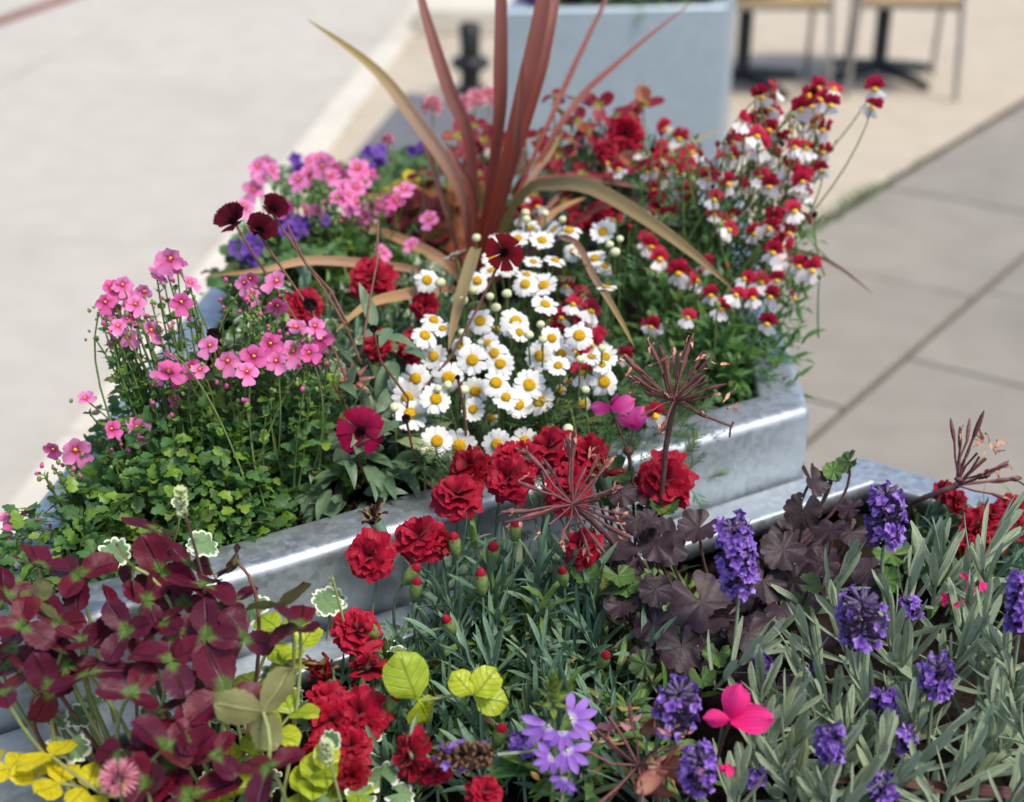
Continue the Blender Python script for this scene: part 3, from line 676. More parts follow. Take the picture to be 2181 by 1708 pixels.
LF['variegated'] = [(x, 'variegated_leaf') for x in variants(lambda: roundleaf(.0135, 9, .10, 1, .9, .03, R(-.25, .2), 36, 4, .12), 5)]
LF['ivy'] = [(x, 'ivy_green') for x in variants(lambda: roundleaf(.014, 7, .09, 1, .9, .03, R(-.25, .2), 28, 3, .1), 3)]
LF['ger_dark'] = [(x, 'geranium_dark') for x in variants(lambda: roundleaf(.026, 7, .085, 2, .45, R(.02, .06), R(-.15, .3), 84, 6, .13), 6)]
LF['ger_green'] = [(x, 'geranium_green') for x in variants(lambda: roundleaf(.019, 7, .1, 3, .7, R(.14, .24), R(.1, .5), 84, 5, .1), 4)]
LF['heuchera'] = [(x, 'heuchera_leaf') for x in variants(lambda: roundleaf(.032, 5, .09, 2, .6, .12, R(-.2, .2), 60, 5, .12), 4)]
LF['heuchera_red'] = [(x[0], 'heuchera_red') for x in LF['heuchera']]
LF['redgreen'] = [(x, 'red_green_leaf') for x in variants(lambda: blade(.034, .017, P_ovate, 6, 2, R(-1, .1), .1, .2), 3)]
def feather():
    b = MB(); b.add(blade(.034, .0016, P_lin, 4, 1, R(-.6, .2)))
    for i in range(5):
        t = .3 + .13 * i
        for s_ in (-1, 1): b.add(blade(.013 * (1.2 - t * .6), .0014, P_lin, 3, 1, R(-.6, .3)), Matrix.Translation((0, .034 * t, 0)) @ Matrix.Rotation(-s_ * R(.5, .8), 4, 'Z'))
    return b
LF['daisy'] = [(x, 'daisy_leaf') for x in variants(feather, 5)]

# ---------------------------------------------------------------- white daisies
base = Vector((.03, 1.26, SB)); T = thing('daisy_plant', base, 'bushy white daisy plant with yellow flower centres in the steel planter', 'plant')
zd = zi([(960, .872), (850, .902), (700, .945), (550, .968), (470, .985)])
dz = [(637,1187,170),(535,1165,150),(810,1180,150),(937,1165,135),(412,1042,165),(400,965,150),(530,972,145),(437,880,145),(588,875,165),(350,920,110),(710,935,135),(805,900,155),(697,793,145),(520,778,125),(798,762,130),(825,810,135),(850,965,125),(908,998,140),(1005,985,155),(957,908,155),(700,1020,115),(1005,775,142),(1103,768,132),(1187,682,150),(1060,695,122),(895,620,160),(912,668,112),(733,615,140),(480,682,137),(520,612,122),(640,725,112),(1300,893,150),(1305,780,120),(1290,815,100),(720,432,118),(785,385,105),(940,448,130),(1025,453,140),(1030,540,130),(945,405,105),(490,428,127),(618,315,117),(860,375,90),(905,238,110),(1015,248,120),(965,190,90),(820,230,95),(1140,203,120),(1070,195,85),(1295,207,120),(1160,298,102),(1257,330,112),(1303,363,112),(1313,463,98),(1190,310,80),(1075,340,105),(975,345,95),(790,330,105),(1090,820,110),(770,720,110),(560,650,100),(1240,780,95)]
old = [(782,1060,100),(1200,995,105),(1100,930,85),(1050,1105,80),(700,660,90),(605,640,80),(810,655,85),(1140,895,70)]
sts = []
for lst, ol in ((dz, False), (old, True)):
    for x, y, dpx in lst:
        u, v = r5(x, y); p = P(u, v, zd(v) + (-.012 if ol else G(.004))); s_ = dpx * K4 * mpp(p) / .0305; kk = float(np.interp(v, [470, 700, 950], [.3, .62, .92]))
        n_ = face_to(p, kk, .24); M4 = frame(p, n_, UP, s_, R(0, 6))
        f = link('flower', shared(rng.choice(DO if ol else DP), 'daisy_old' if ol else 'daisy_petal', 'flower'), T, M4)
        link('flower_disc', shared(DD[1 if ol or rng.random() < .3 else 0], 'disc_yellow', 'flower_disc'), f, M4)
        b0 = Vector((p.x * .75 + base.x * .25 + G(.01), p.y + .03 + G(.01), max(SB, p.z - R(.09, .13)))); sts.append(bez(b0, p - n_ * .05 + UP * -.01, p - n_ * .001))
bd = [(1110,150),(1030,122),(945,150),(1350,300),(1373,240),(1325,265),(855,490),(657,520),(778,503),(650,668),(805,553),(550,440),(1190,790),(540,925),(660,930),(585,908),(955,678),(1215,930),(340,1010),(475,1210),(700,475),(715,235),(1010,630),(1290,740),(940,120),(1020,700),(1135,1110)]
BC = variants(lambda: MB().ball((0, 0, 0), .0046, 9, 6, 0, (1, 1, .85), .06), 2)
for x, y in bd:
    u, v = r5(x, y); p = P(u, v, zd(v) + .008); link('bud', shared(rng.choice(BC), 'bud_cream', 'bud'), T, frame(p, face_to(p, .2, .2), UP, R(.75, 1.15)))
    sts.append(bez(Vector((p.x + G(.01), p.y + .02, p.z - .09)), p - UP * .04, p))
stalks(T, sts, 'stem_green', .0011, .0009)
it = dome(LF['daisy'], 1500, (base.x - .01, base.y - .02), .18, .18, SB, .90, (.6, 1.0), math.radians(30), .25, .5, .8, .6)
for x, y in ((1400,380),(1350,420),(1250,390),(1430,330),(1060,1060),(1150,1020),(980,1090),(560,1260),(520,1300),(480,1280)):
    u, v = r5(x, y); p = P(u, v, zd(v) - .01)
    for _ in range(5): it.append((*rng.choice(LF['daisy']), lframe(p + rv(.006), tocam(p) + Vector((R(-1.2, 1.2), 0, R(-.3, .6))), UP, R(.9, 1.4))))
scatter(T, it)

# ---------------------------------------------------------------- red and white nemesia
base = Vector((.21, 1.42, SB)); T = thing('nemesia_plant', base, 'upright nemesia plant with two-lipped red and white flowers at the planter corner', 'plant')
zn = zi([(720, .893), (600, .925), (500, .955), (400, .995), (300, 1.04), (200, 1.09)])
n6 = [(545,960),(500,1045),(450,1025),(565,1100),(615,1165),(465,1210),(300,1240),(830,1230),(755,1115),(690,1110),(850,1110),(940,1120),(870,1030),(800,1050),(730,1035),(975,970),(1030,985),(885,940),(855,905),(895,875),(945,720),(1000,760),(860,755),(840,790),(765,820),(925,820),(395,735),(460,680),(585,665),(620,770),(580,740),(330,690),(305,670),(645,590),(800,565),(860,590),(985,580),(980,620),(1075,530),(1000,645),(330,935),(290,880),(565,520),(420,540),(350,570),(440,570),(240,450),(145,525),(400,520),(730,390),(700,370),(800,430),(830,480),(880,390),(985,250),(1030,235),(1060,150),(1130,170),(1320,160),(1310,240),(870,165),(800,190),(775,260),(750,310),(1080,290),(1040,330),(870,290),(920,350),(950,430),(1000,440),(1090,450),(1120,230),(1090,350),(640,410),(660,470),(720,450),(560,570),(480,460),(350,430),(430,390),(330,470),(315,1640),(20,1180),(20,1310),(680,400),(780,380),(850,250),(1060,380),(1010,180),(520,560),(280,540),(480,560)]
n5 = [(1130,450),(1160,540),(1210,620),(1110,600),(1060,610),(1230,560),(1270,690),(1180,760),(1200,850),(1250,720),(1515,275),(1550,335),(1520,635),(1530,1040),(990,85),(930,130),(1530,60),(1545,110),(1350,150),(1200,500),(1090,660),(1400,770)]
sts = []; NB = base
pts = [r6(*q) for q in n6] + [r5(*q) for q in n5]; pts += [(u + G(26), v + G(22)) for u, v in rng.sample([q for q in pts if q[1] < 560 and q[0] < 1780], 42)]
for u, v in pts:
    z = zn(v) + G(.006)
    if u < 1500: z = min(z, float(np.interp(v, [330, 480, 620, 760, 880], [1.0, .955, .925, .90, .87])))
    z += .02 if (1180 < u < 1290 and 580 < v < 800) else 0; p = P(u, v, z); n_ = (tocam(p) * .85 + UP * R(-.25, .25) + rv(.3)).normalized(); n_ = (n_ * .3 + Vector((R(-1, 1), R(-.5, 1), R(-.3, .3)))).normalized() if rng.random() < (.34 if v < 340 else .12) else n_; s_ = R(.85, 1.2) * (1.08 if u > 1400 else .98)
    M4 = frame(p, n_, UP, s_, G(.3)); side = rng.random() < .12
    f = link('flower', shared(rng.choice(NU), 'nemesia_red', 'upper_lip'), T, M4)
    link('lower_lip', shared(rng.choice(NL), 'nemesia_white', 'lower_lip'), f, M4); link('throat', shared(NTH[0], 'throat_yellow', 'throat'), f, M4)
    b0 = Vector((p.x * .5 + .5 * (base.x - .03 if u > 1450 else p.x) + G(.025), p.y * .75 + .25 * max(p.y, base.y) + R(0, .03), max(SB, p.z - R(.10, .17)))); sts.append(bez(b0, Vector((b0.x * .5 + p.x * .5 + G(.02), b0.y * .5 + p.y * .5 + G(.015), p.z - R(.03, .08))), p - n_ * .001))
RB = variants(lambda: MB().ball((0, 0, 0), .0035, 7, 5, 0, (1, 1, 1.3), .1), 2)
for _ in range(70):                # buds and seed pods among the flowers
    u, v = rng.choice(pts); p = P(u + G(22), v + R(-30, 25), zn(v) + R(0, .01))
    if v < 760: link('bud', shared(rng.choice(RB), rng.choice(('bud_red', 'bud_green', 'cosmos_dark')), 'bud'), T, frame(p, UP + rv(.4), None, R(.5, 1.0))); sts.append(bez(Vector((p.x + G(.015), p.y + .01, p.z - .07)), p - UP * .03, p, 5))
stalks(T, sts, 'stem_green', .0010, .0007)
it = dome(LF['nemesia'], 900, (.175, 1.47), .115, .22, SB, .93, (.6, 1.1), 0, .2, .4, .9, .6) + dome(LF['nemesia'], 320, (.20, 1.345), .055, .07, SB, .885, (.8, 1.25), 0, .2, .7, .5, .5)
for _ in range(150):
    u, v = R(1380, 1710), R(230, 700); p1 = P(u, v + 45, zn(v) - .02); pa, li = shoot(p1 - UP * .10 + Vector((G(.015), .01, 0)), p1, LF['nemesia'], 5, (.8, .4)); it += li
scatter(T, it)

# ---------------------------------------------------------------- pink diascia (front corner and back)
def diascia(name, base, label, flowers, zf, domes, stray, dpx=None, sz=1., mats=('diascia_pink', 'diascia_pink', 'diascia_deep')):
    T = thing(name, base, label, 'plant', 'pink diascias'); sts = []
    for q in flowers:
        u, v = q[0], q[1]; p = P(u, v, zf(v) + G(.006)); s_ = (q[2] * mpp(p) / .0205 if len(q) > 2 else R(.85, 1.1)) * sz
        n_ = (tocam(p) * .7 + UP * R(.0, .5) + rv(.35)).normalized(); M4 = frame(p, n_, UP, s_, G(.4))
        f = link('flower', shared(rng.choice(DI), rng.choice(mats), 'flower'), T, M4); link('flower_eye', shared(DE[0], 'throat_yellow', 'flower_eye'), f, M4)
        b0 = Vector((p.x * .4 + base.x * .6 + G(.012), p.y * .45 + base.y * .55 + G(.012), max(SB, p.z - R(.11, .16)))); b0 += Vector((G(.02), G(.015), 0)); sts.append(bez(b0, b0 * .45 + p * .55 + Vector((G(.018), G(.012), R(.0, .03))), p - n_ * .001))
    it = []
    for d in domes: it += dome(LF['diascia'], *d)
    for _ in range(stray):
        u, v = rng.choice(flowers)[:2]; p1 = P(u + G(25), v + R(20, 90), zf(v) - .02); b0 = Vector((p1.x * .8 + base.x * .2, p1.y * .8 + base.y * .2, p1.z - .09)); pa, li = shoot(b0, p1, LF['diascia'], 6, (.9, .35), (1.1, .6)); it += li; sts.append(pa)
        for g in range(3): link('bud', shared(rng.choice(RB), rng.choice(('bud_green', 'diascia_deep', 'bud_green')), 'bud'), T, frame(p1 + Vector((G(.006), G(.006), R(0, .014))), UP + rv(.4), None, R(.3, .6)))
    stalks(T, sts, 'stem_green', .0010, .0007); scatter(T, it); return T
d4 = [(772,850,130),(735,862,90),(785,765,80),(625,1105,125),(510,1110,85),(345,1205,135),(245,1200,90),(690,660,110),(585,690,90),(720,405,100),(780,330,120),(830,530,100),(510,470,100),(580,500,90),(620,540,90),(510,560,90),(870,440,80),(660,480,80),(540,640,80),(875,825,90),(915,840,80),(960,730,100),(1040,800,110),(1160,780,120),(1130,850,100),(1235,720,115),(1340,755,120),(1265,800,100),(1355,645,100),(1465,695,120),(1440,640,90),(1415,760,90),(1120,440,90),(1145,420,80),(1130,520,90),(1150,500,80),(1265,435,110),(1270,540,110),(390,970,80),(800,975,60),(60,1530,80),(20,1600,80),(25,1515,60),(110,1490,60),(480,530,90),(560,450,90),(600,590,80),(750,360,90),(810,360,90)]
zf = zi([(1140, .845), (1000, .885), (850, .93), (740, .97), (540, 1.03)])
diascia('diascia_plant', Vector((-.24, 1.05, SB)), 'pink diascia with toothed green leaves spilling over the pointed planter corner', [(*r4(a, b), c * K4) for a, b, c in d4], zf,
        [(2300, (-.275, 1.035), .105, .085, SB, .92, (.5, .95), math.radians(35), .15, .8, .45, .5), (900, (-.22, 1.11), .11, .08, SB, .95, (.45, .85), 0, .4, .5, .9, .5), (420, (-.355, .965), .055, .075, SB, .885, (.5, .95), 0, .2), (320, (-.345, 1.10), .05, .10, SB, .90, (.5, .9), 0, .2), (160, (-.385, .90), .035, .045, SB + .02, .868, (.5, .9), 0, .2)], 96)
d7 = [(130,840),(100,885),(70,970),(330,1080),(400,810),(440,825),(360,880),(300,920),(520,870),(600,860),(660,890),(530,950),(560,1000),(500,1010),(600,1030),(680,1060),(760,1040),(800,1030),(840,970),(640,1100),(400,1070),(345,900),(560,910),(970,1120),(880,1250),(730,1290),(620,930),(420,850),(690,930),(590,960),(90,850),(160,870),(350,830),(460,900),(240,1070),(20,1060),(580,1060),(480,870)]
diascia('diascia_plant', Vector((-.19, 1.47, SB)), 'pink diascia crowded with flowers behind the dark cosmos and beside the spiky leaves', [(*r7(a, b), R(34, 46)) for a, b in d7], zi([(560, .92), (480, .955), (400, .985), (330, 1.01)]),
        [(900, (-.20, 1.48), .12, .11, SB, .95, (.8, 1.3), 0, .2)], 26)

# ---------------------------------------------------------------- dark cosmos
base = Vector((-.135, 1.085, SB)); T = thing('cosmos_plant', base, 'dark red cosmos with grey-green lance leaves and thin wiry stems', 'plant')
def cosmos_flower(p, n_, dia, pm, cupped=0., npet=8):
    s_ = dia / .047; M4 = frame(p, n_, UP, s_, R(0, 1)); f = link('flower', shared(rng.choice(KN), 'disc_dark', 'flower_disc'), T, M4 @ Matrix.Scale(.8, 4))
    for i in range(npet): link('petal', shared(rng.choice(CP), pm, 'petal'), f, M4 @ Matrix.Rotation(2 * math.pi * i / npet + G(.06), 4, 'Z') @ Matrix.Translation((0, .0032, R(-.0012, .0006))) @ Matrix.Rotation(cupped + G(.08), 4, 'X'))
    for i in range(8): link('sepal', shared(SEP[0], 'sepal', 'sepal'), f, M4 @ Matrix.Rotation(2 * math.pi * (i + .5) / 8, 4, 'Z') @ Matrix.Translation((0, .001, -.003)) @ Matrix.Rotation(cupped * .6, 4, 'X'))
    return f
SEP = variants(lambda: blade(.010, .003, P_lance, 4, 1, .2), 1)
sts = []
def wiry(p, ex, ey, ez, bow=.02): sts.append(bez(Vector((ex, ey, ez)), Vector(((p.x + ex) / 2 + G(bow), (p.y + ey) / 2 + .01, (p.z + ez) / 2 + .02)), p, 9))
p = P(768, 917, .90); n_ = (tocam(p) + Vector((.05, 0, -.05))).normalized(); cosmos_flower(p, n_, 106 * mpp(p), 'cosmos_magenta'); wiry(p - n_ * .004, base.x + .02, base.y - .01, SB + .03)
p = P(1073, 538, 1.02); n_ = (tocam(p) * .8 + UP * .35 + Vector((.25, 0, 0))).normalized(); cosmos_flower(p, n_, 86 * mpp(p), 'cosmos_maroon', .12); sts.append([p - n_ * .003, PY(1055, 575, p.y - .004), PY(1020, 650, p.y - .012), PY(960, 760, p.y - .03), PY(900, 830, p.y - .03)])
for u, v, dpx, dx in ((497, 472, 66, -.25), (580, 447, 56, .35), (552, 492, 62, .25)):
    p = P(u, v, 1.045); n_ = (UP * .6 + tocam(p) * .55 + Vector((dx * 1.6, 0, 0))).normalized(); cosmos_flower(p, n_, dpx * 1.35 * mpp(p), 'cosmos_dark', .7); q = p - n_ * .003
    sts.append([q, PY(u + 45, v + 75, p.y - .004), PY(u + 110, v + 170, p.y - .02), PY(u + 160, v + 255, p.y - .035), PY(u + 190, v + 330, p.y - .05)])
sts.append([PY(612, 480, 1.16), PY(650, 560, 1.15), PY(705, 620, 1.14), PY(740, 690, 1.13)])
sts.append([PY(805, 470, 1.2), PY(802, 560, 1.17), PY(785, 650, 1.14), PY(775, 720, 1.11)])
for u, v, sz in ((455, 716, .8), (660, 652, .8), (690, 745, .5), (795, 702, .45), (865, 893, .5), (975, 805, .3)):      # spent heads
    p = P(u, v, zf(v) - .005); M4 = frame(p, UP * .6 + tocam(p) * .4 + rv(.2), None, sz * 1.25); f = link('seed_head', shared(rng.choice(KN), 'bud_dark', 'seed_head'), T, M4)
    for i in range(10): link('sepal', shared(SEP[0], 'bud_dark', 'sepal'), f, M4 @ Matrix.Rotation(i * .628, 4, 'Z') @ Matrix.Translation((0, .001, -.002)) @ Matrix.Rotation(R(.5, 1.0), 4, 'X') @ Matrix.Scale(.8, 4))
    sts.append([p, p + Vector((.004, .005, -.03)), p + Vector((.012 + G(.01), .015, -.07)), p + Vector((.02, .02, -.12))])
p = P(752, 808, .915); M4 = frame(p, tocam(p) * .6 + UP * .6, None, 1.35); f = link('seed_head', shared(KN[0], 'bud_dark', 'seed_head'), T, M4 @ Matrix.Scale(.7, 4))
for i in range(8): link('sepal', shared(SEP[0], 'withered_petal', 'sepal'), f, M4 @ Matrix.Rotation(i * .785, 4, 'Z') @ Matrix.Translation((0, .002, 0)) @ Matrix.Scale(1.25, 4))
sts.append([p, p + Vector((.0, .003, -.04)), p + Vector((.01, .01, -.09))])
stalks(T, sts, 'stem_red', .0012, .0012, own=True)
it = dome(LF['cosmos'], 300, (base.x - .005, base.y + .02), .085, .065, SB, .915, (.6, 1.05), math.radians(32), .3, .9, .35, .4, .2)
for u, v in ((640,1010),(700,990),(750,1000),(820,985),(690,960),(610,990),(660,900),(820,930),(730,870),(600,880),(640,830),(850,760),(820,700),(700,800),(745,985),(795,960),(560,950)):
    p = P(u, v, .80 + (1060 - v) * .00042)
    for _ in range(4): it.append((*rng.choice(LF['cosmos']), lframe(p + rv(.006), Vector((R(-1, 1), R(-1.0, .2), R(-.5, .5))), UP + tocam(p) * .5, R(.7, 1.15))))
scatter(T, it)

# ---------------------------------------------------------------- carnations
def carnation_plant(base, label, flowers, zfun, shoots, buds=(), group='red carnations', soil=SF, leafset='carnation'):
    T = thing('carnation_plant', base, label, 'plant', group); sts = []
    for q in flowers:
        u, v, dpx = q[:3]; dark = len(q) > 3 and q[3]; p = P(u, v, zfun(v)); n_ = (tocam(p) * .62 + UP * .45 + rv(.30)).normalized(); s_ = dpx * mpp(p) / .040
        M4 = frame(p, n_, UP, s_, R(0, 6)); f = link('flower', shared(rng.choice(CA), 'carnation_dark' if dark else 'carnation_red', 'flower'), T, M4); link('calyx', shared(CAL[0], 'stem_glaucous', 'calyx'), f, M4)
        sts.append(bez(Vector((p.x + G(.012), p.y + R(-.01, .02), max(soil, p.z - R(.09, .12)))), p - n_ * .05, p - n_ * .018))
    BD = [MB().ball((0, 0, .004), .0047, 8, 6, 0, (1, 1, 1.9), .2), MB().tube([(0, 0, -.014), (0, 0, -.011), (0, 0, -.004), (0, 0, .002), (0, 0, .0065)], .005, .005, 8, prof=[.0015, .0044, .006, .0060, .0050])]; KEEP.append(BD)
    for u, v in buds:
        p = P(u, v, zfun(v)); n_ = (UP + tocam(p) * .4 + rv(.3)).normalized(); M4 = frame(p, n_, UP, R(.7, .95)); f = link('bud', shared(BD[0], 'carnation_red', 'bud'), T, M4); link('calyx', shared(BD[1], 'bud_green', 'calyx'), f, M4)
        sts.append(bez(Vector((p.x + G(.012), p.y + .01, max(soil, p.z - .09))), p - n_ * .04, p - n_ * .014))
    it = []
    for u, v, dz_ in shoots:
        p1 = P(u, v, zfun(v) + dz_); b0 = p1 + Vector((G(.02), G(.015), -R(.05, .09))); b0.z = max(soil, b0.z); pa, li = shoot(b0, p1, LF[leafset if rng.random() < .85 else 'carnation_g'], rng.choice((4, 5, 6)), (1.35, .9), (1.0, .35)); it += li; sts.append(pa)
    stalks(T, sts, 'stem_glaucous', .0013, .0011); scatter(T, it); return T
zc = zi([(930, .905), (1050, .88), (1180, .853), (1350, .82), (1500, .80), (1708, .785)])
c2 = [(240,500,220),(485,405,235),(665,195,240),(730,60,200,1),(910,120,240),(1000,20,170),(1275,450,190),(190,860,220),(225,1040,190),(190,1270,250),(60,1310,220),(150,1430,200),(40,1200,190),(430,1480,230),(560,1540,165),(810,1650,175),(1200,190,210),(590,420,130,1),(10,1420,150),(150,1580,170,1)]
c5 = [(1045,1190,200),(1225,1215,190),(900,1235,170),(860,1330,170),(1140,1330,180)]
fl = [(*r2(q[0], q[1]), q[2] * K1 * 1.05, *q[3:]) for q in c2] + [(*r5(a, b), c * K4 * 1.05) for a, b, c in c5]
sh = [(R(900, 1290), R(1170, 1400), R(-.04, -.01)) for _ in range(50)] + [(R(860, 1400), R(1380, 1660), R(-.04, -.01)) for _ in range(50)] + [(R(720, 900), R(1380, 1640), R(-.04, -.015)) for _ in range(20)]
bu = [r2(*q) for q in ((955,375),(845,485),(470,660),(630,840),(660,445),(250,870),(350,1230),(790,625),(1190,600),(1390,1010),(880,1380),(450,590))]
CT = carnation_plant(Vector((.0, .90, SF)), 'red carnations with narrow blue-green leaves in the middle of the front planter', fl, zc, sh, bu)
it = []
for _ in range(420):               # low grassy tuft under the shoots
    u, v = R(860, 1480), R(1230, 1660); p = P(u, v, R(.73, .77)); it.append((*rng.choice(LF['carnation_g']), lframe(p, Vector((G(.6), G(.6), R(.1, .8))), UP + rv(.4), R(.8, 1.4))))
mass('foliage', it, CT)
carnation_plant(Vector((-.13, 1.22, SB)), 'red carnations nearly hidden behind the cosmos leaves and daisies', [(795, 592, 100), (655, 640, 74), (800, 730, 66), (882, 735, 74), (640, 655, 60), (905, 650, 56), (660, 760, 44)], zi([(780, .90), (590, .95)]), [(R(640, 980), R(600, 780), R(-.03, -.01)) for _ in range(45)], [], soil=SB)
fl = [(*r3(a, b), c * K3) for a, b, c in ((1375,290,120),(1540,455,170),(1690,370,140),(1600,395,130),(1450,335,110),(1480,530,120),(1720,470,120),(1620,520,110))]
carnation_plant(Vector((.42, 1.05, SF)), 'red carnations behind the lavender along the pale planter rim', fl, zi([(1000, .83), (1150, .80)]), [(R(1960, 2200), R(1080, 1230), R(-.03, -.005)) for _ in range(20)], [])
carnation_plant(Vector((.16, 1.68, SB)), 'red carnations at the far end of the planter before the tall steel planter', [(1330, 285, 74), (1292, 312, 52), (1265, 462, 70), (1225, 470, 44)], zi([(480, .93), (280, 1.02)]), [(R(1180, 1420), R(290, 420), R(-.03, -.01)) for _ in range(40)], [], soil=SB)

for u, v, mt in ((800, 1112, 'bud_dark'), (678, 1425, 'carnation_dark'), (695, 1440, 'carnation_dark'), (1285, 1010, 'carnation_dark')):      # withered blooms
    p = P(u, v, zc(v)); n_ = (UP + Vector((-.5, -.3, 0)) + rv(.2)).normalized()
    for i in range(16): link('withered_petal', shared(rng.choice(WP), mt if i % 3 else 'dry_leaf', 'withered_petal'), CT, lframe(p + rv(.002), n_ + rv(.35), rv(1), R(.7, 1.2)))
    link('calyx', shared(CAL[0], 'stem_glaucous', 'calyx'), CT, frame(p, n_, UP, 1.1))
# ---------------------------------------------------------------- burgundy clover
base = Vector((-.20, .76, SF)); T = thing('clover_plant', base, 'burgundy clover with green-hearted leaflets on long stalks in the front planter', 'plant')
def P_clover(t): return max(.05, (1 - (2 * t ** 1.2 - 1) ** 2) ** .5)
CLV = variants(lambda: blade(.028, .0205, P_clover, 11, 3, R(-.8, .3), R(-.1, .2), R(.08, .5), R(-.15, .2), .025, .04, 4, 0, 2, .05, R(-.2, .2)), 9)
zcl = zi([(1100, .915), (1250, .885), (1400, .86), (1550, .838), (1708, .82)])
cl = [q for i_, q in enumerate([(765,370,1.0),(720,440,.85),(385,600,1.05),(195,560,.95),(105,850,.9),(790,590,1.2),(1170,540,.8),(1390,750,1.1),(1470,850,1.0),(1190,910,1.05),(1060,750,.9),(560,790,1.0),(290,840,1.0),(430,1080,1.25),(250,1160,1.1),(840,1020,1.1),(1110,1170,1.35),(760,1280,1.1),(1320,1540,1.0),(850,1520,1.4),(400,920,.9),(850,880,1.1),(1290,1270,1.2),(800,830,.9),(330,1050,1.0),(930,1680,1.2),(590,1480,1.0),(660,560,1.0),(450,1590,.7),(810,1440,1.0),(720,720,.9),(940,1390,.9),(1000,1120,.9),(690,1040,.9),(560,930,.9),(930,560,1.0),(1000,650,1.0),(40,1040,.8),(620,870,.9),(1010,900,1.0),(1440,1010,.9),(480,700,.8),(900,740,1.0),(1150,720,.8),(640,1180,.9),(520,1180,.8),(1060,1480,.8),(720,1620,.9),(1180,1330,.9),(300,980,.8)]) if i_ not in (1, 28, 34, 40, 41, 45, 48)] + [(30, 700, .9), (60, 960, 1.0), (170, 730, .9), (20, 1180, .9)]
for i, (x, y, s_) in enumerate(cl):
    u, v = r1(x, y); p = P(u, v, zcl(v) + G(.006)); n_ = (UP * .75 + tocam(p) * R(-.1, .55) + rv(.42)).normalized()
    b0 = Vector((base.x + (p.x - base.x) * .55 + G(.02), base.y + (p.y - base.y) * .5 + G(.02), SF)); c_ = p - n_ * .05 + Vector((G(.01), G(.01), -.01))
    if i in (4, 37): b0 = Vector((p.x + .06, p.y - .05, SF + .02))
    pa = bez(b0, c_, p, 9); inv = WM[T.name].inverted()
    lf = link('leaf_stalk', MB().tube([inv @ q for q in pa], .0017, .0012, 6).mesh('leaf_stalk', rng.choice(('stem_pale', 'stem_pale', 'stem_pale', 'stem_red'))), T, WM[T.name])
    a0 = R(0, 6.28); x_, y_ = frame(p, n_).col[0].to_3d(), frame(p, n_).col[1].to_3d(); tilt = R(-.25, .3)
    for g in range(4 if rng.random() < .18 else 3):
        a = a0 + g * (2.0944 if True else 1.57) + G(.18); d = x_ * math.cos(a) + y_ * math.sin(a)
        link('leaflet', shared(rng.choice(CLV), 'clover_leaf', 'leaflet'), lf, lframe(p, d + n_ * (tilt + G(.22)), n_ + rv(.1), s_ * .92 * R(.85, 1.12)))
u, v = r1(580, 1590); p = P(u, v, .85); b = MB()
for i in range(120):
    a = i * 2.399; zz = 1 - 2 * (i + .5) / 150; rr = math.sqrt(max(0, 1 - zz * zz)); d = Vector((rr * math.cos(a), rr * math.sin(a), zz)); b.add(blade(.008, .0016, P_lance, 3, 1, R(-.3, .3)), lframe(d * .006, d + UP * .3, rv(1)))
link('flower_head', b.mesh('flower_head', 'pale_pink'), T, frame(p, face_to(p, .4), UP, .95)); stalks(T, [bez(p - UP * .1, p - UP * .05, p)], 'stem_green', .0014, own=True)

# ---------------------------------------------------------------- golden creeping jenny
def jenny(label, runs, leafset, base, extra=(), soil=SF):
    T = thing('creeping_jenny', base, label, 'plant', 'creeping jennies'); sts = []; it = []
    for path, n in runs:
        pts = [P(*q) for q in path]; sts.append(pts)
        for i in range(n):
            t = i / max(1, n - 1) * (len(pts) - 1); j = min(len(pts) - 2, int(t)); q = pts[j].lerp(pts[j + 1], t - j); d = (pts[j + 1] - pts[j]).normalized()
            sd = d.cross(UP).normalized()
            for s_ in (-1, 1): it.append((*rng.choice(LF[leafset]), lframe(q, sd * s_ + UP * R(-.1, .7) + d * R(0, .5), UP + tocam(q) * .5 + rv(.3), R(.85, 1.15))))
    for u, v, z, s_, a in extra:
        p = P(u, v, z); it.append((*rng.choice(LF[leafset]), lframe(p, Vector((math.cos(a), .25, math.sin(a))), tocam(p) + UP * .3 + rv(.1), s_)))
    for mb, mt, M4 in it: link('leaf', shared(mb, mt, 'leaf'), T, M4)
    stalks(T, sts, 'stem_pale', .0013, .0011, own=True); return T
jenny('trailing stem of golden creeping jenny hanging over the planter rim under the clover', [([(185, 1678, .80), (110, 1665, .80), (40, 1640, .80), (-30, 1632, .79)], 5), ([(230, 1700, .80), (160, 1650, .81), (110, 1610, .815)], 2)], 'jenny_gold', Vector((-.28, .70, SF)))
jenny('lime creeping jenny sprig lying on the carnation leaves', [([(900, 1492, .81), (960, 1482, .815), (1010, 1478, .82)], 0)], 'jenny', Vector((-.08, .82, SF)), [(885, 1490, .815, 1.75, 1.9), (890, 1492, .812, 1.35, -1.3), (1012, 1480, .82, 1.15, .9), (1010, 1482, .815, 1.2, -.5), (1005, 1478, .822, 1.0, 2.3)])
jenny('lime green creeping jenny growing up between the clover leaves and carnations', [([(540, 1460, .80), (570, 1380, .82), (590, 1340, .83)], 3), ([(480, 1640, .79), (560, 1590, .81), (620, 1520, .82)], 4), ([(640, 1690, .78), (690, 1640, .80)], 3), ([(440, 1700, .78), (500, 1680, .79)], 3), ([(620, 1420, .80), (640, 1380, .82)], 2), ([(700, 1708, .77), (760, 1690, .78)], 2)], 'jenny', Vector((-.16, .74, SF)))
jenny('yellow creeping jenny beside the orange leaves at the back', [([(800, 425, .95), (850, 395, .955), (880, 390, .955)], 4)], 'jenny_gold', Vector((-.12, 1.55, SB)))

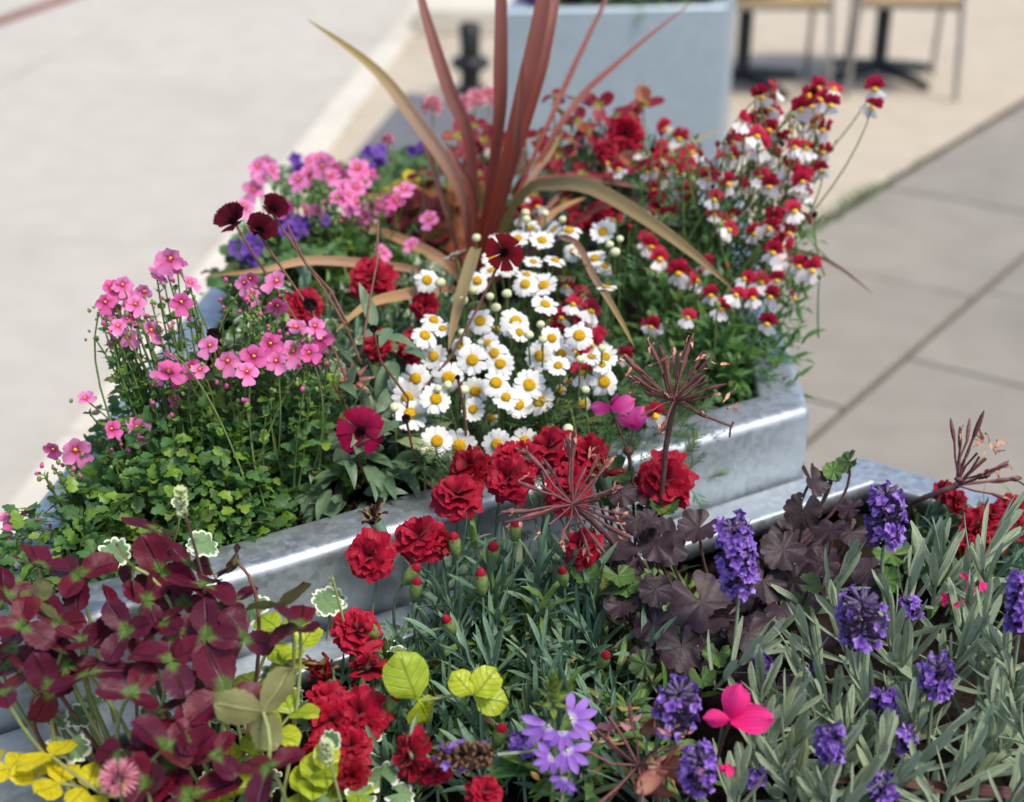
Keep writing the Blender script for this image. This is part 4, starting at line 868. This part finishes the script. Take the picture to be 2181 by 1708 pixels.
# ---------------------------------------------------------------- variegated ground ivy
def ivy(label, spots, base, n_extra, area, soil, zr_):
    T = thing('ground_ivy', base, label, 'plant', 'variegated ground ivies'); it = []
    for u, v, z, s_ in spots:
        p = P(u, v, z); it.append((*rng.choice(LF['variegated']), frame(p, face_to(p, .3, .3), UP, s_ * .8, R(0, 6))))
    for _ in range(n_extra):
        u, v = R(area[0], area[2]), R(area[1], area[3]); p = P(u, v, R(*zr_)); it.append((*rng.choice(LF['variegated'] + LF['ivy'][:1]), frame(p, face_to(p, .35, .35), UP, R(.55, 1.0), R(0, 6))))
    sts = [bez(m_.translation + Vector((G(.01), .01, -.05)), m_.translation + UP * -.02, m_.translation, 4) for _, _, m_ in it]
    stalks(T, sts, 'stem_pale', .0008, .0008); scatter(T, it); return T
def at1(x, y): return r1(x, y)
sp = [(*r1(1000, 440), .90, 1.3), (*r1(880, 240), .93, .6), (*r1(340, 1420), .80, 1.6), (*r1(400, 1290), .80, 1.2), (*r1(1230, 760), .83, 1.5), (*r1(1080, 830), .83, 1.4), (*r1(1360, 1080), .80, 1.5), (*r1(560, 490), .86, 1.3), (*r1(1620, 1420), .82, .9), (*r1(290, 1300), .79, 1.2), (790, 1560, .78, 1.2), (810, 1650, .78, 1.5), (770, 1690, .78, 1.2), (690, 1610, .79, 1.0), (850, 1690, .775, 1.1), (845, 1385, .80, .8), (420, 1160, .88, .9), (700, 1280, .81, 1.5), (*r1(1600, 730), .82, 1.4)]
ivy('variegated ground ivy with white scalloped edges under the clover', sp, Vector((-.18, .75, SF)), 95, (90, 1330, 880, 1708), SF, (.73, .775))
ivy('variegated ground ivy behind the cosmos with pale cream-edged leaves', [(865, 548, .90, 1.6), (910, 560, .90, 1.3), (855, 665, .89, .9), (600, 600, .92, 1.1)], Vector((-.15, 1.3, SB)), 330, (480, 470, 960, 800), SB, (.83, .905))

# ---------------------------------------------------------------- dark-leaved geraniums
base = Vector((.19, .98, SF)); T = thing('geranium_plant', base, 'dark purple-leaved geranium with spent seed heads beside the lavender', 'plant')
zg = zi([(900, .90), (1010, .86), (1150, .835), (1300, .815), (1450, .79), (1708, .765)])
g3 = [(780,240,170),(740,380,175),(870,470,180),(120,520,230),(280,800,320),(60,910,160),(190,1000,230),(70,740,160),(270,460,190),(650,560,210),(960,370,130),(500,940,200),(1050,650,180),(40,430,120),(700,700,220),(830,620,160),(560,700,220),(400,860,170),(640,830,150),(450,1090,130),(960,480,150),(880,210,90),(560,1000,150)]
g2 = [(1550,330,195),(1645,440,185),(1450,460,210),(1630,840,200),(1480,740,175),(1600,660,170),(1600,190,170),(1480,190,150),(1580,1010,150),(1500,560,150),(1640,960,150),(1390,560,120)]
gg = [(*r3(950, 160), 50), (*r3(100, 360), 56), (*r3(880, 200), 40), *[(*r2(a, b), c * K1) for a, b, c in ((1300,600,130),(1460,600,140),(1380,640,110),(1460,100,140),(1350,100,120),(1660,260,110),(1350,690,90),(1400,130,120),(1500,660,120),(1560,720,100),(1420,230,110))], *[(*r3(a, b), c * K3) for a, b, c in ((20,1080,120),(280,1150,110),(350,1040,120),(700,820,120),(1120,700,110),(770,720,100),(1290,640,120),(60,690,90))]]
sts = []
for lst, fn, k_, ls in ((g3, r3, K3, 'ger_dark'), (g2, r2, K1, 'ger_dark'), (gg, None, 1, 'ger_green')):
    for x, y, dpx in lst:
        u, v = fn(x, y) if fn else (x, y); p = P(u, v, zg(v) + G(.006)); n_ = face_to(p, .55, .25); s_ = dpx * k_ * mpp(p) / (.045 if ls == 'ger_dark' else .029)
        link('leaf', shared(*rng.choice(LF[ls]), 'leaf'), T, frame(p, n_, UP, s_, R(2.2, 4.1))); b0 = Vector((base.x * .4 + p.x * .6 + G(.015), base.y * .3 + p.y * .7 + .02, max(SF, p.z - .09))); sts.append(bez(b0, p - UP * .03 - n_ * .02, p))
for _ in range(60):
    u, v = R(1280, 1760), R(1130, 1500); p = P(u, v, R(.73, .765)); link('leaf', shared(*rng.choice(LF['ger_dark']), 'leaf'), T, frame(p, face_to(p, .3, .4), UP, R(.6, 1.1), R(0, 6))); sts.append([p, p - UP * .04])
stalks(T, sts, 'stem_brown', .0016, .0012)
def umbel(parent, c, axis, n, L, spread, stem=None, up=None, kinds=(0, 1, 1, 2), smat='stem_brown'):
    axis = Vector(axis).normalized(); x_ = axis.cross(Vector((.3, .9, .1))).normalized(); y_ = axis.cross(x_)
    inv = WM[parent.name].inverted()
    b = MB().ball((0, 0, 0), .0035, 8, 5, 0, (1, 1, .7), .15); hd = link('seed_head', b.mesh('seed_head', smat), parent, frame(c, axis))
    for i in range(n):
        th = spread[0] + (spread[1] - spread[0]) * math.sqrt((i + .5) / n); a = i * 2.399 + G(.2); d = axis * math.cos(th) + (x_ * math.cos(a) + y_ * math.sin(a)) * math.sin(th) + rv(.08)
        link('spoke', shared(rng.choice(SPK[rng.choice(kinds)]), ('seed_red', 'seed_red', 'seed_tip'), 'spoke'), hd, frame(c, d, rv(1), L * R(.8, 1.15) / .05))
    if stem: stalks(parent, [stem], smat, .0026, .0022, own=True, n=7)
SPK = [variants(lambda: umbel_spoke(.05, 0), 4), variants(lambda: umbel_spoke(.05, 1), 4), variants(lambda: umbel_spoke(.05, 2), 4)]
c = P(*r2(1240, 250), .905); umbel(T, c, tocam(c) * .7 + UP * .5 + Vector((-.2, 0, 0)), 24, .05, (.3, 1.75), [c, P(*r2(1330, 330), .88), P(*r2(1420, 420), .85), P(*r2(1500, 560), .80)])
c = P(*r6(400, 1590), .945); umbel(T, c, UP + tocam(c) * .25, 26, .05, (.05, 1.35), [c, PY(1418, 950, c.y + .002), PY(1408, 1060, c.y + .004), PY(1398, 1190, c.y + .004)])
pe = P(1555, 907, .93); inv = WM[T.name].inverted()
link('spoke', MB().tube([inv @ q for q in (c, P(1500, 885, .94), pe)], .0013, .0010, 6).mesh('spoke', 'stem_brown'), T, WM[T.name]); link('withered_petals', umbel_spoke(.02, 2).mesh('withered_petals', ('seed_red', 'seed_red', 'withered_petal')), T, frame(pe - Vector((0, 0, .01)), UP))
c = P(1338, 960, .89); stalks(T, [[P(1300, 872, .925), P(1318, 915, .905), c], [P(1350, 890, .92), P(1346, 930, .90), c]], 'stem_brown', .0012, own=True); stalks(T, [[c, PY(1346, 1020, c.y), PY(1350, 1110, c.y + .003), PY(1352, 1180, c.y + .003)]], 'stem_brown', .0020, own=True)
link('seed_head', MB().ball((0, 0, 0), .005, 8, 5, 0, (1, 1, .8), .3).mesh('seed_head', 'dry_brown'), T, frame(c, UP))
MP = variants(lambda: blade(.028, .019, P_obov, 7, 3, R(-.8, .3), .1, 0, R(-.4, .5), 0, .14, 4, .05, 2), 5)
for u, v, d, s_ in ((1302, 872, (.9, 0, .4), .8), (1300, 868, (-.9, 0, -.1), .65), (1305, 862, (.2, -.3, .9), .5), (1352, 912, (-.5, -.2, .8), .8), (1350, 915, (.1, -.2, .9), .8)):
    p = P(u, v, .925); link('petal', shared(rng.choice(MP), 'magenta_pink', 'petal'), T, lframe(p, d, tocam(p) + rv(.3), s_))
c = P(*r2(1560, 1530), .80); umbel(T, c, UP * .5 + tocam(c) * .5 + Vector((-.5, 0, -.3)), 13, .055, (.5, 1.6), [c, c + Vector((.02, .01, -.05))], kinds=(0, 2))
for q, mt, s_ in ((r3(100, 1560), 'withered_petal', 1.0), (r3(60, 1330), 'withered_petal', .8), (r2(1460, 1300), 'pale_pink', .5), (r3(130, 1600), 'withered_petal', .9), (r3(1400, 770), 'hot_pink', .35), (r3(1510, 705), 'hot_pink', .4), (r3(380, 1550), 'hot_pink', .35)):
    p = P(*q, zg(q[1]) + .03)
    for g in range(4): link('petal', shared(rng.choice(MP), mt, 'petal'), T, lframe(p + rv(.003), rv(1), rv(1), s_ * R(.7, 1.1)))
p = P(*r3(412, 1335), .83)
for d, s_ in (((.1, -.1, 1.0), 1.0), ((.9, -.15, .15), 1.05), ((.8, -.1, .45), .8), ((-.85, -.1, .05), .68)): link('petal', shared(rng.choice(MP), 'hot_pink', 'petal'), T, lframe(p, d, tocam(p) + rv(.15), s_))
stalks(T, [[p, P(*r3(375, 1420), .81), P(*r3(345, 1540), .785), P(*r3(330, 1650), .76)]], 'stem_brown', .0018, own=True)
# double red geranium-like head by the steel face
link('flower', shared(rng.choice(CA), 'carnation_red', 'flower'), T, (lambda p: frame(p, tocam(p) + UP * .3, UP, 120 * mpp(p) / .040))(P(1415, 1022, .865)))
base = Vector((.36, 1.03, SF)); T2 = thing('geranium_plant', base, 'geranium with bare red-brown seed spokes near the pale planter rim corner', 'plant')
c = P(*r3(1440, 268), .845); umbel(T2, c, UP * .5 + Vector((.9, 0, .25)) + tocam(c) * .1, 14, .050, (.1, .95), [c, P(*r3(1300, 320), .835), P(*r3(1230, 350), .82), P(*r3(1240, 420), .78), P(*r3(1260, 520), .74)])
c = P(*r3(1450, 240), .86); umbel(T2, c, UP + Vector((.1, .3, 0)), 3, .06, (.15, .5), None, kinds=(0, 1))
for q in ((1960, 1120), (2030, 1100), (1900, 1180), (2080, 1180), (1960, 1200), (2140, 1150)):
    p = P(*q, R(.76, .79)); link('leaf', shared(*rng.choice(LF['ger_green']), 'leaf'), T2, frame(p, face_to(p, .4, .3), UP, R(.9, 1.3), R(0, 6)))

# ---------------------------------------------------------------- lavender
base = Vector((.27, .86, SF)); T = thing('lavender_plant', base, 'silver-leaved lavender bush with violet flower spikes in the front planter', 'plant')
zl = zi([(1040, .895), (1150, .875), (1300, .85), (1450, .825), (1708, .80)])
it = []; sts = []
ros = [(930,640,.2),(590,960,0),(1490,800,.1),(1380,560,0),(1640,470,.1),(1700,330,.1),(1480,1000,0),(1000,1150,0),(690,1280,0),(900,1500,0),(1560,900,0),(1700,900,0),(1600,1250,0),(1720,1350,0),(800,1200,0),(1300,1180,0),(1150,1000,0),(1700,600,0),(760,950,0),(1230,1300,0),(640,1540,0),(1000,1650,0),(1500,1500,0),(1650,1600,0),(1100,1450,0),(1380,1400,0),(850,1650,0),(1280,1600,0),(1130,800,0),(1300,900,0),(880,820,0),(1560,650,0),(720,1100,0),(560,1400,0),(460,1600,0),(1400,1050,0),(1620,1000,0),(1720,1150,0),(960,1350,0),(560,1150,0),(1230,680,0),(1420,1650,0),(1180,1600,0),(1580,1420,0),(1740,1600,0),(740,1420,0)]
ros += [(R(560, 1750), R(900, 1700), -1) for _ in range(8)]
for x, y, b_ in [q for i_, q in enumerate(ros) if i_ % 6 != 5]:
    u, v = r3(x, y); dz_ = -.03 if b_ < 0 else 0; p1 = P(u, v, zl(v) - .012 + dz_); tl = Vector((G(.28), G(.2) - .12, 1)).normalized(); p0 = p1 - tl * R(.05, .07)
    pa, li = shoot(p0, p1, LF['lavender'], rng.choice((5, 6, 7)), (1.15, .7), (.95, .16), .05, 2, 0); it += li; sts.append(pa)
stalks(T, sts, 'stem_grey', .0017, .0013); scatter(T, it)
heads = [(440,600,370,215,.15),(1115,420,285,225,.05),(1010,890,250,280,.1),(1345,1150,170,165,.0),(1110,1265,140,140,.1),(165,1300,240,250,-.1),(270,1575,200,190,.1),(870,1455,170,140,.15),(1230,850,100,95,.3),(1735,810,320,150,.1),(1215,1440,130,100,.1),(1110,1690,150,140,0),(560,1095,90,80,.2),(790,1110,60,55,0),(520,1615,80,70,0)]
heads = [(*r3(a, b), h * K3, w * K3, l_) for a, b, h, w, l_ in heads] + [(*r2(990, 1450), 72, 52, .1)]
sts = []
for i, (u, v, h, w, l_) in enumerate(heads):
    p = P(u, v, zl(v) + (.018 if h > 100 else .006 if h > 72 else -.022)); mm = mpp(p); ax = (UP * .95 + tocam(p) * .12 + Vector((l_ * -1.0, 0, 0))).normalized(); Lh, Wd = h * mm * 1.03, w * mm * .98
    cm, fm = lav_head(Lh, Wd, 1, .75 if i == 2 else 1); q = p - ax * Lh * .5; M4 = frame(q, ax, Vector((0, 1, 0)))
    sp = link('flower_spike', cm.mesh('flower_spike', 'calyx_purple'), T, M4); link('florets', fm.mesh('florets', 'lavender_violet'), sp, M4, 'stuff')
    sts.append(bez(Vector((q.x + G(.02) + .012, q.y + G(.02), q.z - .13)), q - UP * .05, q + ax * .004))
p = P(*r2(730, 1480), .81); cm, fm = lav_head(.037, .026, 1, .28); ax = Vector((-1, -.1, .06)).normalized(); M4 = frame(p - ax * .018, ax, UP)
sp = link('flower_spike', cm.mesh('flower_spike', 'dry_brown'), T, M4); sp['label'] = 'withered brown lavender spike'; link('florets', fm.mesh('florets', 'lavender_violet'), sp, M4, 'stuff')
sts.append([p - ax * .018, P(*r2(950, 1470), .80), P(*r2(1200, 1440), .785), P(*r2(1500, 1400), .77)])
stalks(T, sts, 'stem_grey', .0015, .0013, own=True)

# ---------------------------------------------------------------- violet fan flower
base = Vector((.03, .80, SF)); T = thing('fan_flower_plant', base, 'violet fan flower with one-sided petals and a green bud cluster', 'plant')
def fan(): 
    b = MB()
    for a in (-1.15, -.58, 0, .58, 1.15): b.add(blade(.021, .0075, P_obov, 6, 2, R(-.8, -.1), R(.0, .35), 0, R(.05, .4), 0, 0, 3, .05, 2), Matrix.Rotation(-a + G(.06), 4, 'Z') @ Matrix.Translation((0, .002, 0)))
    return b
FN = variants(fan, 3)
for x, y, rl, s_ in ((1120, 1330, 2.4, 1.0), (1225, 1300, -1.2, 1.0), (1210, 1450, -2.6, .9), (1190, 1360, 3.14, .75), (1200, 1590, 3.3, .6), (1140, 1490, 2.0, .7)):
    p = P(*r2(x, y), .825); M4 = frame(p, tocam(p) + rv(.25), UP, s_ * .86, rl); f = link('flower', shared(rng.choice(FN), 'scaevola_violet', 'flower'), T, M4); link('flower_eye', shared(DE[0], 'bud_cream', 'flower_eye'), f, M4)
p = P(*r2(1145, 1190), .845); b = MB()
for i in range(34):
    a = i * 2.399; f_ = i / 34; d = Vector((math.cos(a), math.sin(a), -.3 + 2.2 * f_)).normalized(); b.add(blade(.014 * (1.1 - .5 * f_), .005, P_lance, 4, 1, .5, 0, .3), lframe(UP * (.022 * f_ - .008), d, UP))
link('bud_cluster', b.mesh('bud_cluster', 'carnation_leaf_green'), T, frame(p, UP, None, 1.0)); stalks(T, [[p - UP * .09, p - UP * .04, p]], 'stem_green', .0022, own=True)
for _ in range(16):
    q = P(R(1120, 1270), R(1560, 1708), R(.75, .79)); link('leaf', shared(rng.choice(LF['cosmos'])[0], 'nemesia_leaf', 'leaf'), T, lframe(q, rv(1) + UP * .3, UP + rv(.3), R(.7, 1.0)))

# ---------------------------------------------------------------- red cordyline
crown = Vector((-.045, 1.47, .86)); T = thing('cordyline_plant', Vector((-.045, 1.47, SB)), 'tall spiky red-brown cordyline rising from the middle of the planter', 'plant')
def strap_mat(name, a, b_, c_):
    k = NT(name); u, v = k.uv(); oc = k.obj(); st = k.math('SINE', k.math('ADD', k.math('MULTIPLY', u, 75), k.math('MULTIPLY', k.noise(14, 2, oc), 9)))
    c0 = k.ramp(v, [(0, a), (.45, b_), (1, c_)]); c0 = k.mix(k.math('MULTIPLY', k.rng(st, -.2, 1), .5), c0, k.mix(.5, c0, (0, 0, 0, 1))); c0 = k.mix(k.rng(k.noise(26, 3, oc), .55, .75, 0, .35), c0, b_)
    return k.bsdf(c0, .45, .4, 0, k.bump(st, .3, .0005), .18)
strap_mat('strap_red', S(156, 62, 42), S(128, 70, 60), S(142, 94, 84)); strap_mat('strap_olive', S(140, 62, 46), S(146, 116, 96), S(176, 158, 84)); strap_mat('strap_tan', S(140, 100, 82), S(168, 130, 98), S(188, 150, 96)); strap_mat('strap_striped', S(140, 118, 66), S(134, 122, 84), S(150, 122, 80))
strap_mat('strap_dark', S(96, 44, 38), S(88, 44, 40), S(128, 96, 70))
def strap(parent, pts, wpx, mat, name='leaf', fold=.22, face=None):
    P_ = [Vector(p) for p in pts]; n = len(P_)
    def cr(t):
        t = t * (n - 1); i = min(n - 2, int(t)); f = t - i; p0, p1, p2, p3 = P_[max(0, i - 1)], P_[i], P_[i + 1], P_[min(n - 1, i + 2)]
        return .5 * ((2 * p1) + (p2 - p0) * f + (2 * p0 - 5 * p1 + 4 * p2 - p3) * f * f + (3 * p1 - p0 - 3 * p2 + p3) * f ** 3)
    rows = []; N = 22; inv = WM[parent.name].inverted() if parent else Matrix.Identity(4); W_ = wpx * .78 * mpp(P_[n // 2])
    for i in range(N + 1):
        t = i / N; p = cr(t); d = (cr(min(1, t + .02)) - cr(max(0, t - .02))).normalized(); f_ = (face if face is not None else tocam(p) + UP * .3); x = d.cross(f_).normalized(); nn = x.cross(d)
        w = W_ / 2 * max(.04, min(1, .42 + 1.5 * t) * (1 - max(0, (t - .35) / .65) ** 2.2))
        rows.append([inv @ (p + x * w * s_ + nn * (fold * w * abs(s_) - .0012 * (1 if s_ == 0 else 0))) for s_ in (-1, -.5, 0, .5, 1)])
    b = MB().grid(rows); me = b.mesh(name, mat); return link(name, me, parent, WM[parent.name] if parent else None)
Y = 1.47
for pts, w, mt in (
    ([crown, PY(985, 420, 1.49), PY(880, 250, 1.52), PY(790, 140, 1.55), PY(655, 42, 1.6)], 40, 'strap_olive'),
    ([crown, PY(1003, 330, 1.5), PY(955, 190, 1.53), PY(905, 30, 1.57), PY(880, -80, 1.6)], 40, 'strap_red'),
    ([crown, PY(1058, 300, 1.47), PY(1066, 120, 1.48), PY(1066, -60, 1.5), PY(1062, -200, 1.52)], 40, 'strap_red'),
    ([crown, PY(1098, 260, 1.45), PY(1138, 100, 1.46), PY(1166, -60, 1.48), PY(1180, -200, 1.5)], 50, 'strap_red'),
    ([crown, PY(1128, 240, 1.48), PY(1165, 90, 1.5), PY(1188, -40, 1.54), PY(1200, -160, 1.58)], 32, 'strap_red'),
    ([crown, PY(1160, 280, 1.55), PY(1225, 135, 1.62), PY(1290, 0, 1.7), PY(1330, -80, 1.76)], 16, 'strap_red'),
    ([crown, PY(1190, 270, 1.55), PY(1320, 130, 1.64), PY(1480, 0, 1.76)], 18, 'strap_red'),
    ([crown, PY(1120, 400, 1.5), PY(1170, 330, 1.55), PY(1205, 268, 1.6)], 18, 'strap_olive'),
    ([crown, PY(1105, 425, 1.44), PY(1180, 393, 1.40), PY(1262, 402, 1.36), PY(1380, 470, 1.31), PY(1490, 552, 1.27), PY(1562, 618, 1.24)], 44, 'strap_striped'),
    ([crown, PY(1120, 410, 1.5), PY(1210, 382, 1.52), PY(1310, 388, 1.54), PY(1430, 415, 1.55)], 24, 'strap_red'),
    ([crown, PY(1150, 480, 1.45), PY(1200, 440, 1.5), PY(1250, 420, 1.54)], 20, 'strap_tan'),
    ([crown, PY(950, 562, 1.42), PY(830, 500, 1.46), PY(695, 455, 1.5)], 32, 'strap_tan'),
    ([crown, PY(900, 580, 1.38), PY(760, 560, 1.34), PY(650, 556, 1.32), PY(560, 575, 1.3), PY(440, 588, 1.3)], 28, 'strap_tan'),
    ([crown, PY(960, 615, 1.32), PY(860, 628, 1.26), PY(780, 650, 1.22), PY(715, 706, 1.18)], 34, 'strap_tan'),
    ([crown, PY(1015, 530, 1.30), PY(990, 600, 1.22), PY(968, 680, 1.17), PY(955, 745, 1.14)], 36, 'strap_striped'),
    ([crown, PY(1190, 505, 1.34), PY(1270, 600, 1.25), PY(1320, 680, 1.19), PY(1352, 742, 1.15)], 20, 'strap_olive'),
    ([crown, PY(1300, 430, 1.5), PY(1430, 480, 1.48), PY(1600, 520, 1.46), PY(1750, 550, 1.45), PY(1858, 625, 1.43)], 22, 'strap_dark'),
    ([crown, PY(1250, 360, 1.6), PY(1400, 330, 1.72), PY(1550, 268, 1.86)], 16, 'strap_olive'),
    ([crown, PY(900, 290, 1.56), PY(860, 220, 1.6), PY(822, 158, 1.64)], 18, 'strap_olive'),
    ([crown, PY(1010, 430, 1.46), PY(975, 350, 1.45), PY(945, 300, 1.46)], 22, 'strap_red'),
    ([crown, PY(1085, 380, 1.44), PY(1105, 250, 1.43), PY(1112, 130, 1.43)], 26, 'strap_red')):
    strap(T, pts, w, mt)
b = MB().tube([(0, 0, 0), (0, 0, .03), (0, 0, .07)], .022, .014, 10); link('trunk', b.mesh('trunk', 'dry_brown'), T, WM[T.name])
st_ = strap(None, [PY(1705, 1658, .775), PY(1850, 1664, .77), PY(2020, 1678, .765), PY(2230, 1696, .76), PY(2420, 1715, .75)][::-1], 34, 'strap_dark', 'fallen_leaf')
tag(st_, 'long dark reddish strap leaf lying across the lavender', 'leaf')

# ---------------------------------------------------------------- plants at the back of the planter
T = thing('heuchera_plant', Vector((-.10, 1.56, SB)), 'orange and brick-red lobed heuchera leaves beneath the spiky cordyline', 'plant'); sts = []
for u, v, z, s_, k_ in ((905, 470, .91, 1.5, 1), (880, 450, .92, 1.4, 1), (975, 475, .90, 1.4, 0), (1010, 425, .92, 1.2, 0), (930, 410, .93, 1.2, 0), (1000, 500, .89, 1.4, 0), (960, 510, .89, 1.3, 0), (860, 480, .90, 1.2, 1), (1030, 460, .90, 1.1, 0), (940, 440, .91, 1.3, 1), (890, 510, .885, 1.2, 0), (1030, 510, .89, 1.2, 0), (985, 440, .91, 1.1, 0), (1110, 480, .90, 1.0, 1), (840, 440, .92, .9, 1), (1140, 440, .91, 1.1, 1), (1000, 540, .885, 1.1, 0)):
    p = P(u, v, z); link('leaf', shared(*rng.choice(LF['heuchera_red' if k_ else 'heuchera']), 'leaf'), T, frame(p, face_to(p, .55, .3), UP, s_ * .95, R(0, 6))); sts.append(bez(Vector((-.09 + G(.02), 1.56 + G(.02), SB)), p - UP * .03, p))
stalks(T, sts, 'stem_red', .0013)
VF = variants(lambda: (lambda b: [b.add(blade(.010, .0085, P_obov, 3, 1, R(-.8, 0), R(.2, .6)), Matrix.Rotation(i * 1.2566, 4, 'Z')) for i in range(5)] and b)(MB()), 3)
def violet(label, base, spots, n, sp, zf_):
    T = thing('bellflower_plant', base, label, 'plant', 'violet bellflowers'); it = []
    for u, v in spots:
        for _ in range(n):
            p = P(u + G(sp), v + G(sp * .7), zf_(v) + G(.004)); it.append((rng.choice(VF), 'lobelia_violet', frame(p, tocam(p) + UP * .3 + rv(.5), UP, R(.7, 1.1), R(0, 6))))
    scatter(T, it, 'flower'); lv = []
    for u, v in spots:
        for _ in range(70): p = P(u + G(sp * 2.2), v + R(0, 75), zf_(v) - R(.01, .06)); lv.append((*rng.choice(LF['ivy'] + LF['diascia'][:3]), frame(p, UP + tocam(p) * .4 + rv(.4), UP, R(.6, 1.0), R(0, 6))))
    scatter(T, lv, 'leaf', 200)
violet('violet bellflower beside the dark maroon cosmos blooms', Vector((-.26, 1.40, SB)), [(635, 482), (665, 470), (522, 550), (600, 490), (535, 530)], 6, 15, zi([(560, .925), (470, .955)]))
violet('violet bellflower at the far end of the planter near the kerb', Vector((-.12, 1.78, SB)), [(800, 330), (895, 318), (770, 345), (640, 355)], 5, 14, zi([(400, .93), (310, .965)]))
T = thing('thrift_plant', Vector((-.06, 1.78, SB)), 'pale pink pompom flowers on slim stalks behind the cordyline', 'plant')
for u, v, s_ in ((920, 226, 1.0), (1010, 212, 1.0), (1040, 205, .9), (985, 222, .8), (825, 298, .55), (1060, 215, .7)):
    p = P(u, v, 1.02); b = MB()
    for i in range(60):
        a = i * 2.399; zz = 1 - 1.6 * (i + .5) / 60; rr = math.sqrt(max(0, 1 - zz * zz)); d = Vector((rr * math.cos(a), rr * math.sin(a), zz)); b.add(blade(.010, .007, P_fan, 2, 1, R(-.4, .4)), lframe(d * .004, d, rv(1)))
    link('flower_head', b.mesh('flower_head', 'pale_pink'), T, frame(p, UP, None, s_)); stalks(T, [bez(Vector((p.x + .02, p.y + .01, SB + .05)), p - UP * .08, p)], 'stem_pale', .0014, own=True)
T = thing('crimson_clover_plant', Vector((.12, 1.72, SB)), 'crimson-leaved clover at the far end of the planter before the tall steel planter', 'plant'); sts = []
for u, v, s_ in [(1195, 245, 1.2), (1230, 215, 1.0), (1275, 225, 1.1), (1310, 250, 1.2), (1370, 225, 1.3), (1340, 235, 1.0), (1180, 205, .9), (1160, 330, 1.1), (1030, 300, 1.1), (1000, 330, 1.1), (975, 290, 1.0), (1010, 270, .9), (1230, 260, 1.0), (1150, 290, 1.1), (1085, 310, 1.0), (1215, 300, 1.1), (1255, 280, 1.0), (950, 350, 1.0), (1175, 370, 1.1), (1240, 370, 1.2), (1300, 360, 1.1), (1020, 370, 1.0), (1120, 250, .9), (1190, 330, 1.1), (1350, 350, 1.0), (1390, 370, 1.0), (1430, 330, .9), (900, 370, 1.0), (1140, 410, 1.1), (1200, 430, 1.1)]:
    p = P(u, v, float(np.interp(v, [200, 320, 440], [1.05, 1.0, .94]))); n_ = (UP * .7 + tocam(p) * .5 + rv(.3)).normalized(); inv = WM[T.name].inverted()
    lf = link('leaf_stalk', MB().tube([inv @ q for q in bez(Vector((p.x + G(.02), p.y + .02, SB)), p - UP * .05, p, 5)], .0013, .001, 5).mesh('leaf_stalk', 'stem_pale'), T, WM[T.name]); a0 = R(0, 6); F_ = frame(p, n_)
    for g in range(3):
        a = a0 + g * 2.0944 + G(.15); d = F_.col[0].to_3d() * math.cos(a) + F_.col[1].to_3d() * math.sin(a); link('leaflet', shared(rng.choice(CLV), 'crimson_leaf', 'leaflet'), lf, lframe(p, d + n_ * G(.25), n_, s_ * .72))
lv = []
for _ in range(420):
    u, v = R(820, 1460), R(330, 520); p = P(u, v, R(.82, .93)); lv.append((*rng.choice(LF['redgreen'] + LF['diascia'][:2] + LF['nemesia'][:2]), lframe(p, rv(1) + UP * .5, UP + rv(.5), R(.8, 1.2))))
scatter(T, lv, 'leaf', 150)

# ---------------------------------------------------------------- planting of the tall planter (mostly above the picture)
p3 = (p3a + p3c) / 2; T = thing('leafy_plant', Vector((p3.x, p3.y, .77)), 'leafy green plant growing in the tall steel planter', 'plant')
lv = dome([(x[0], 'nemesia_leaf') for x in LF['redgreen']], 500, (p3.x, p3.y), .26, .26, .77, .95, (1.0, 1.9), 0, .2)
for u, v in ((1112, 2), (1125, -4)): 
    for _ in range(8): p = PY(u + G(8), v + G(5), p3.y - .2); lv.append((VF[0], 'lobelia_violet', frame(p, UP + rv(.5), None, 1.4)))
scatter(T, lv, 'leaf', 120)

# ---------------------------------------------------------------- pale shoot tips of the ground ivy
T = bpy.data.objects['ground_ivy']
for u, v, z, h in ((386, 1068, .945, .055), (695, 1600, .83, .05), (705, 1222, .87, .05)):
    p = P(u, v, z); stalks(T, [bez(p - UP * h * 1.6 + Vector((.012, 0, 0)), p - UP * h * .6 + Vector((.006, 0, 0)), p)], 'stem_brown' if u < 500 else 'stem_pale', .0013, .001, own=True)
    for i in range(5 if u == 705 else 16):
        a = i * 2.399; q = p + UP * (-.008 + .0011 * i); d = Vector((math.cos(a), math.sin(a), R(.4, 1.3))); link('bract', shared(LF['variegated'][i % 5][0], 'bract_pale', 'bract'), T, lframe(q, d, d + UP, R(.28, .42) * (.6 if u == 705 else 1)))
# ---------------------------------------------------------------- straw and spent petals caught between the plants
T = bpy.data.objects['carnation_plant']; it = []
for _ in range(60): p = P(R(880, 1480), R(1290, 1660), R(.755, .79)); it.append((rng.choice(WP), 'dry_leaf', lframe(p, rv(1), UP + rv(.5), R(.6, 1.5))))
mass('litter', it, T); it = []; T = bpy.data.objects['steel_planter']
for _ in range(26): p = P(R(560, 900), R(1020, 1130), SB + .006); it.append((rng.choice(WP), 'dry_leaf', lframe(p, Vector((G(1), G(1), .1)), UP + rv(.3), R(.4, .9))))
mass('litter', it, T)
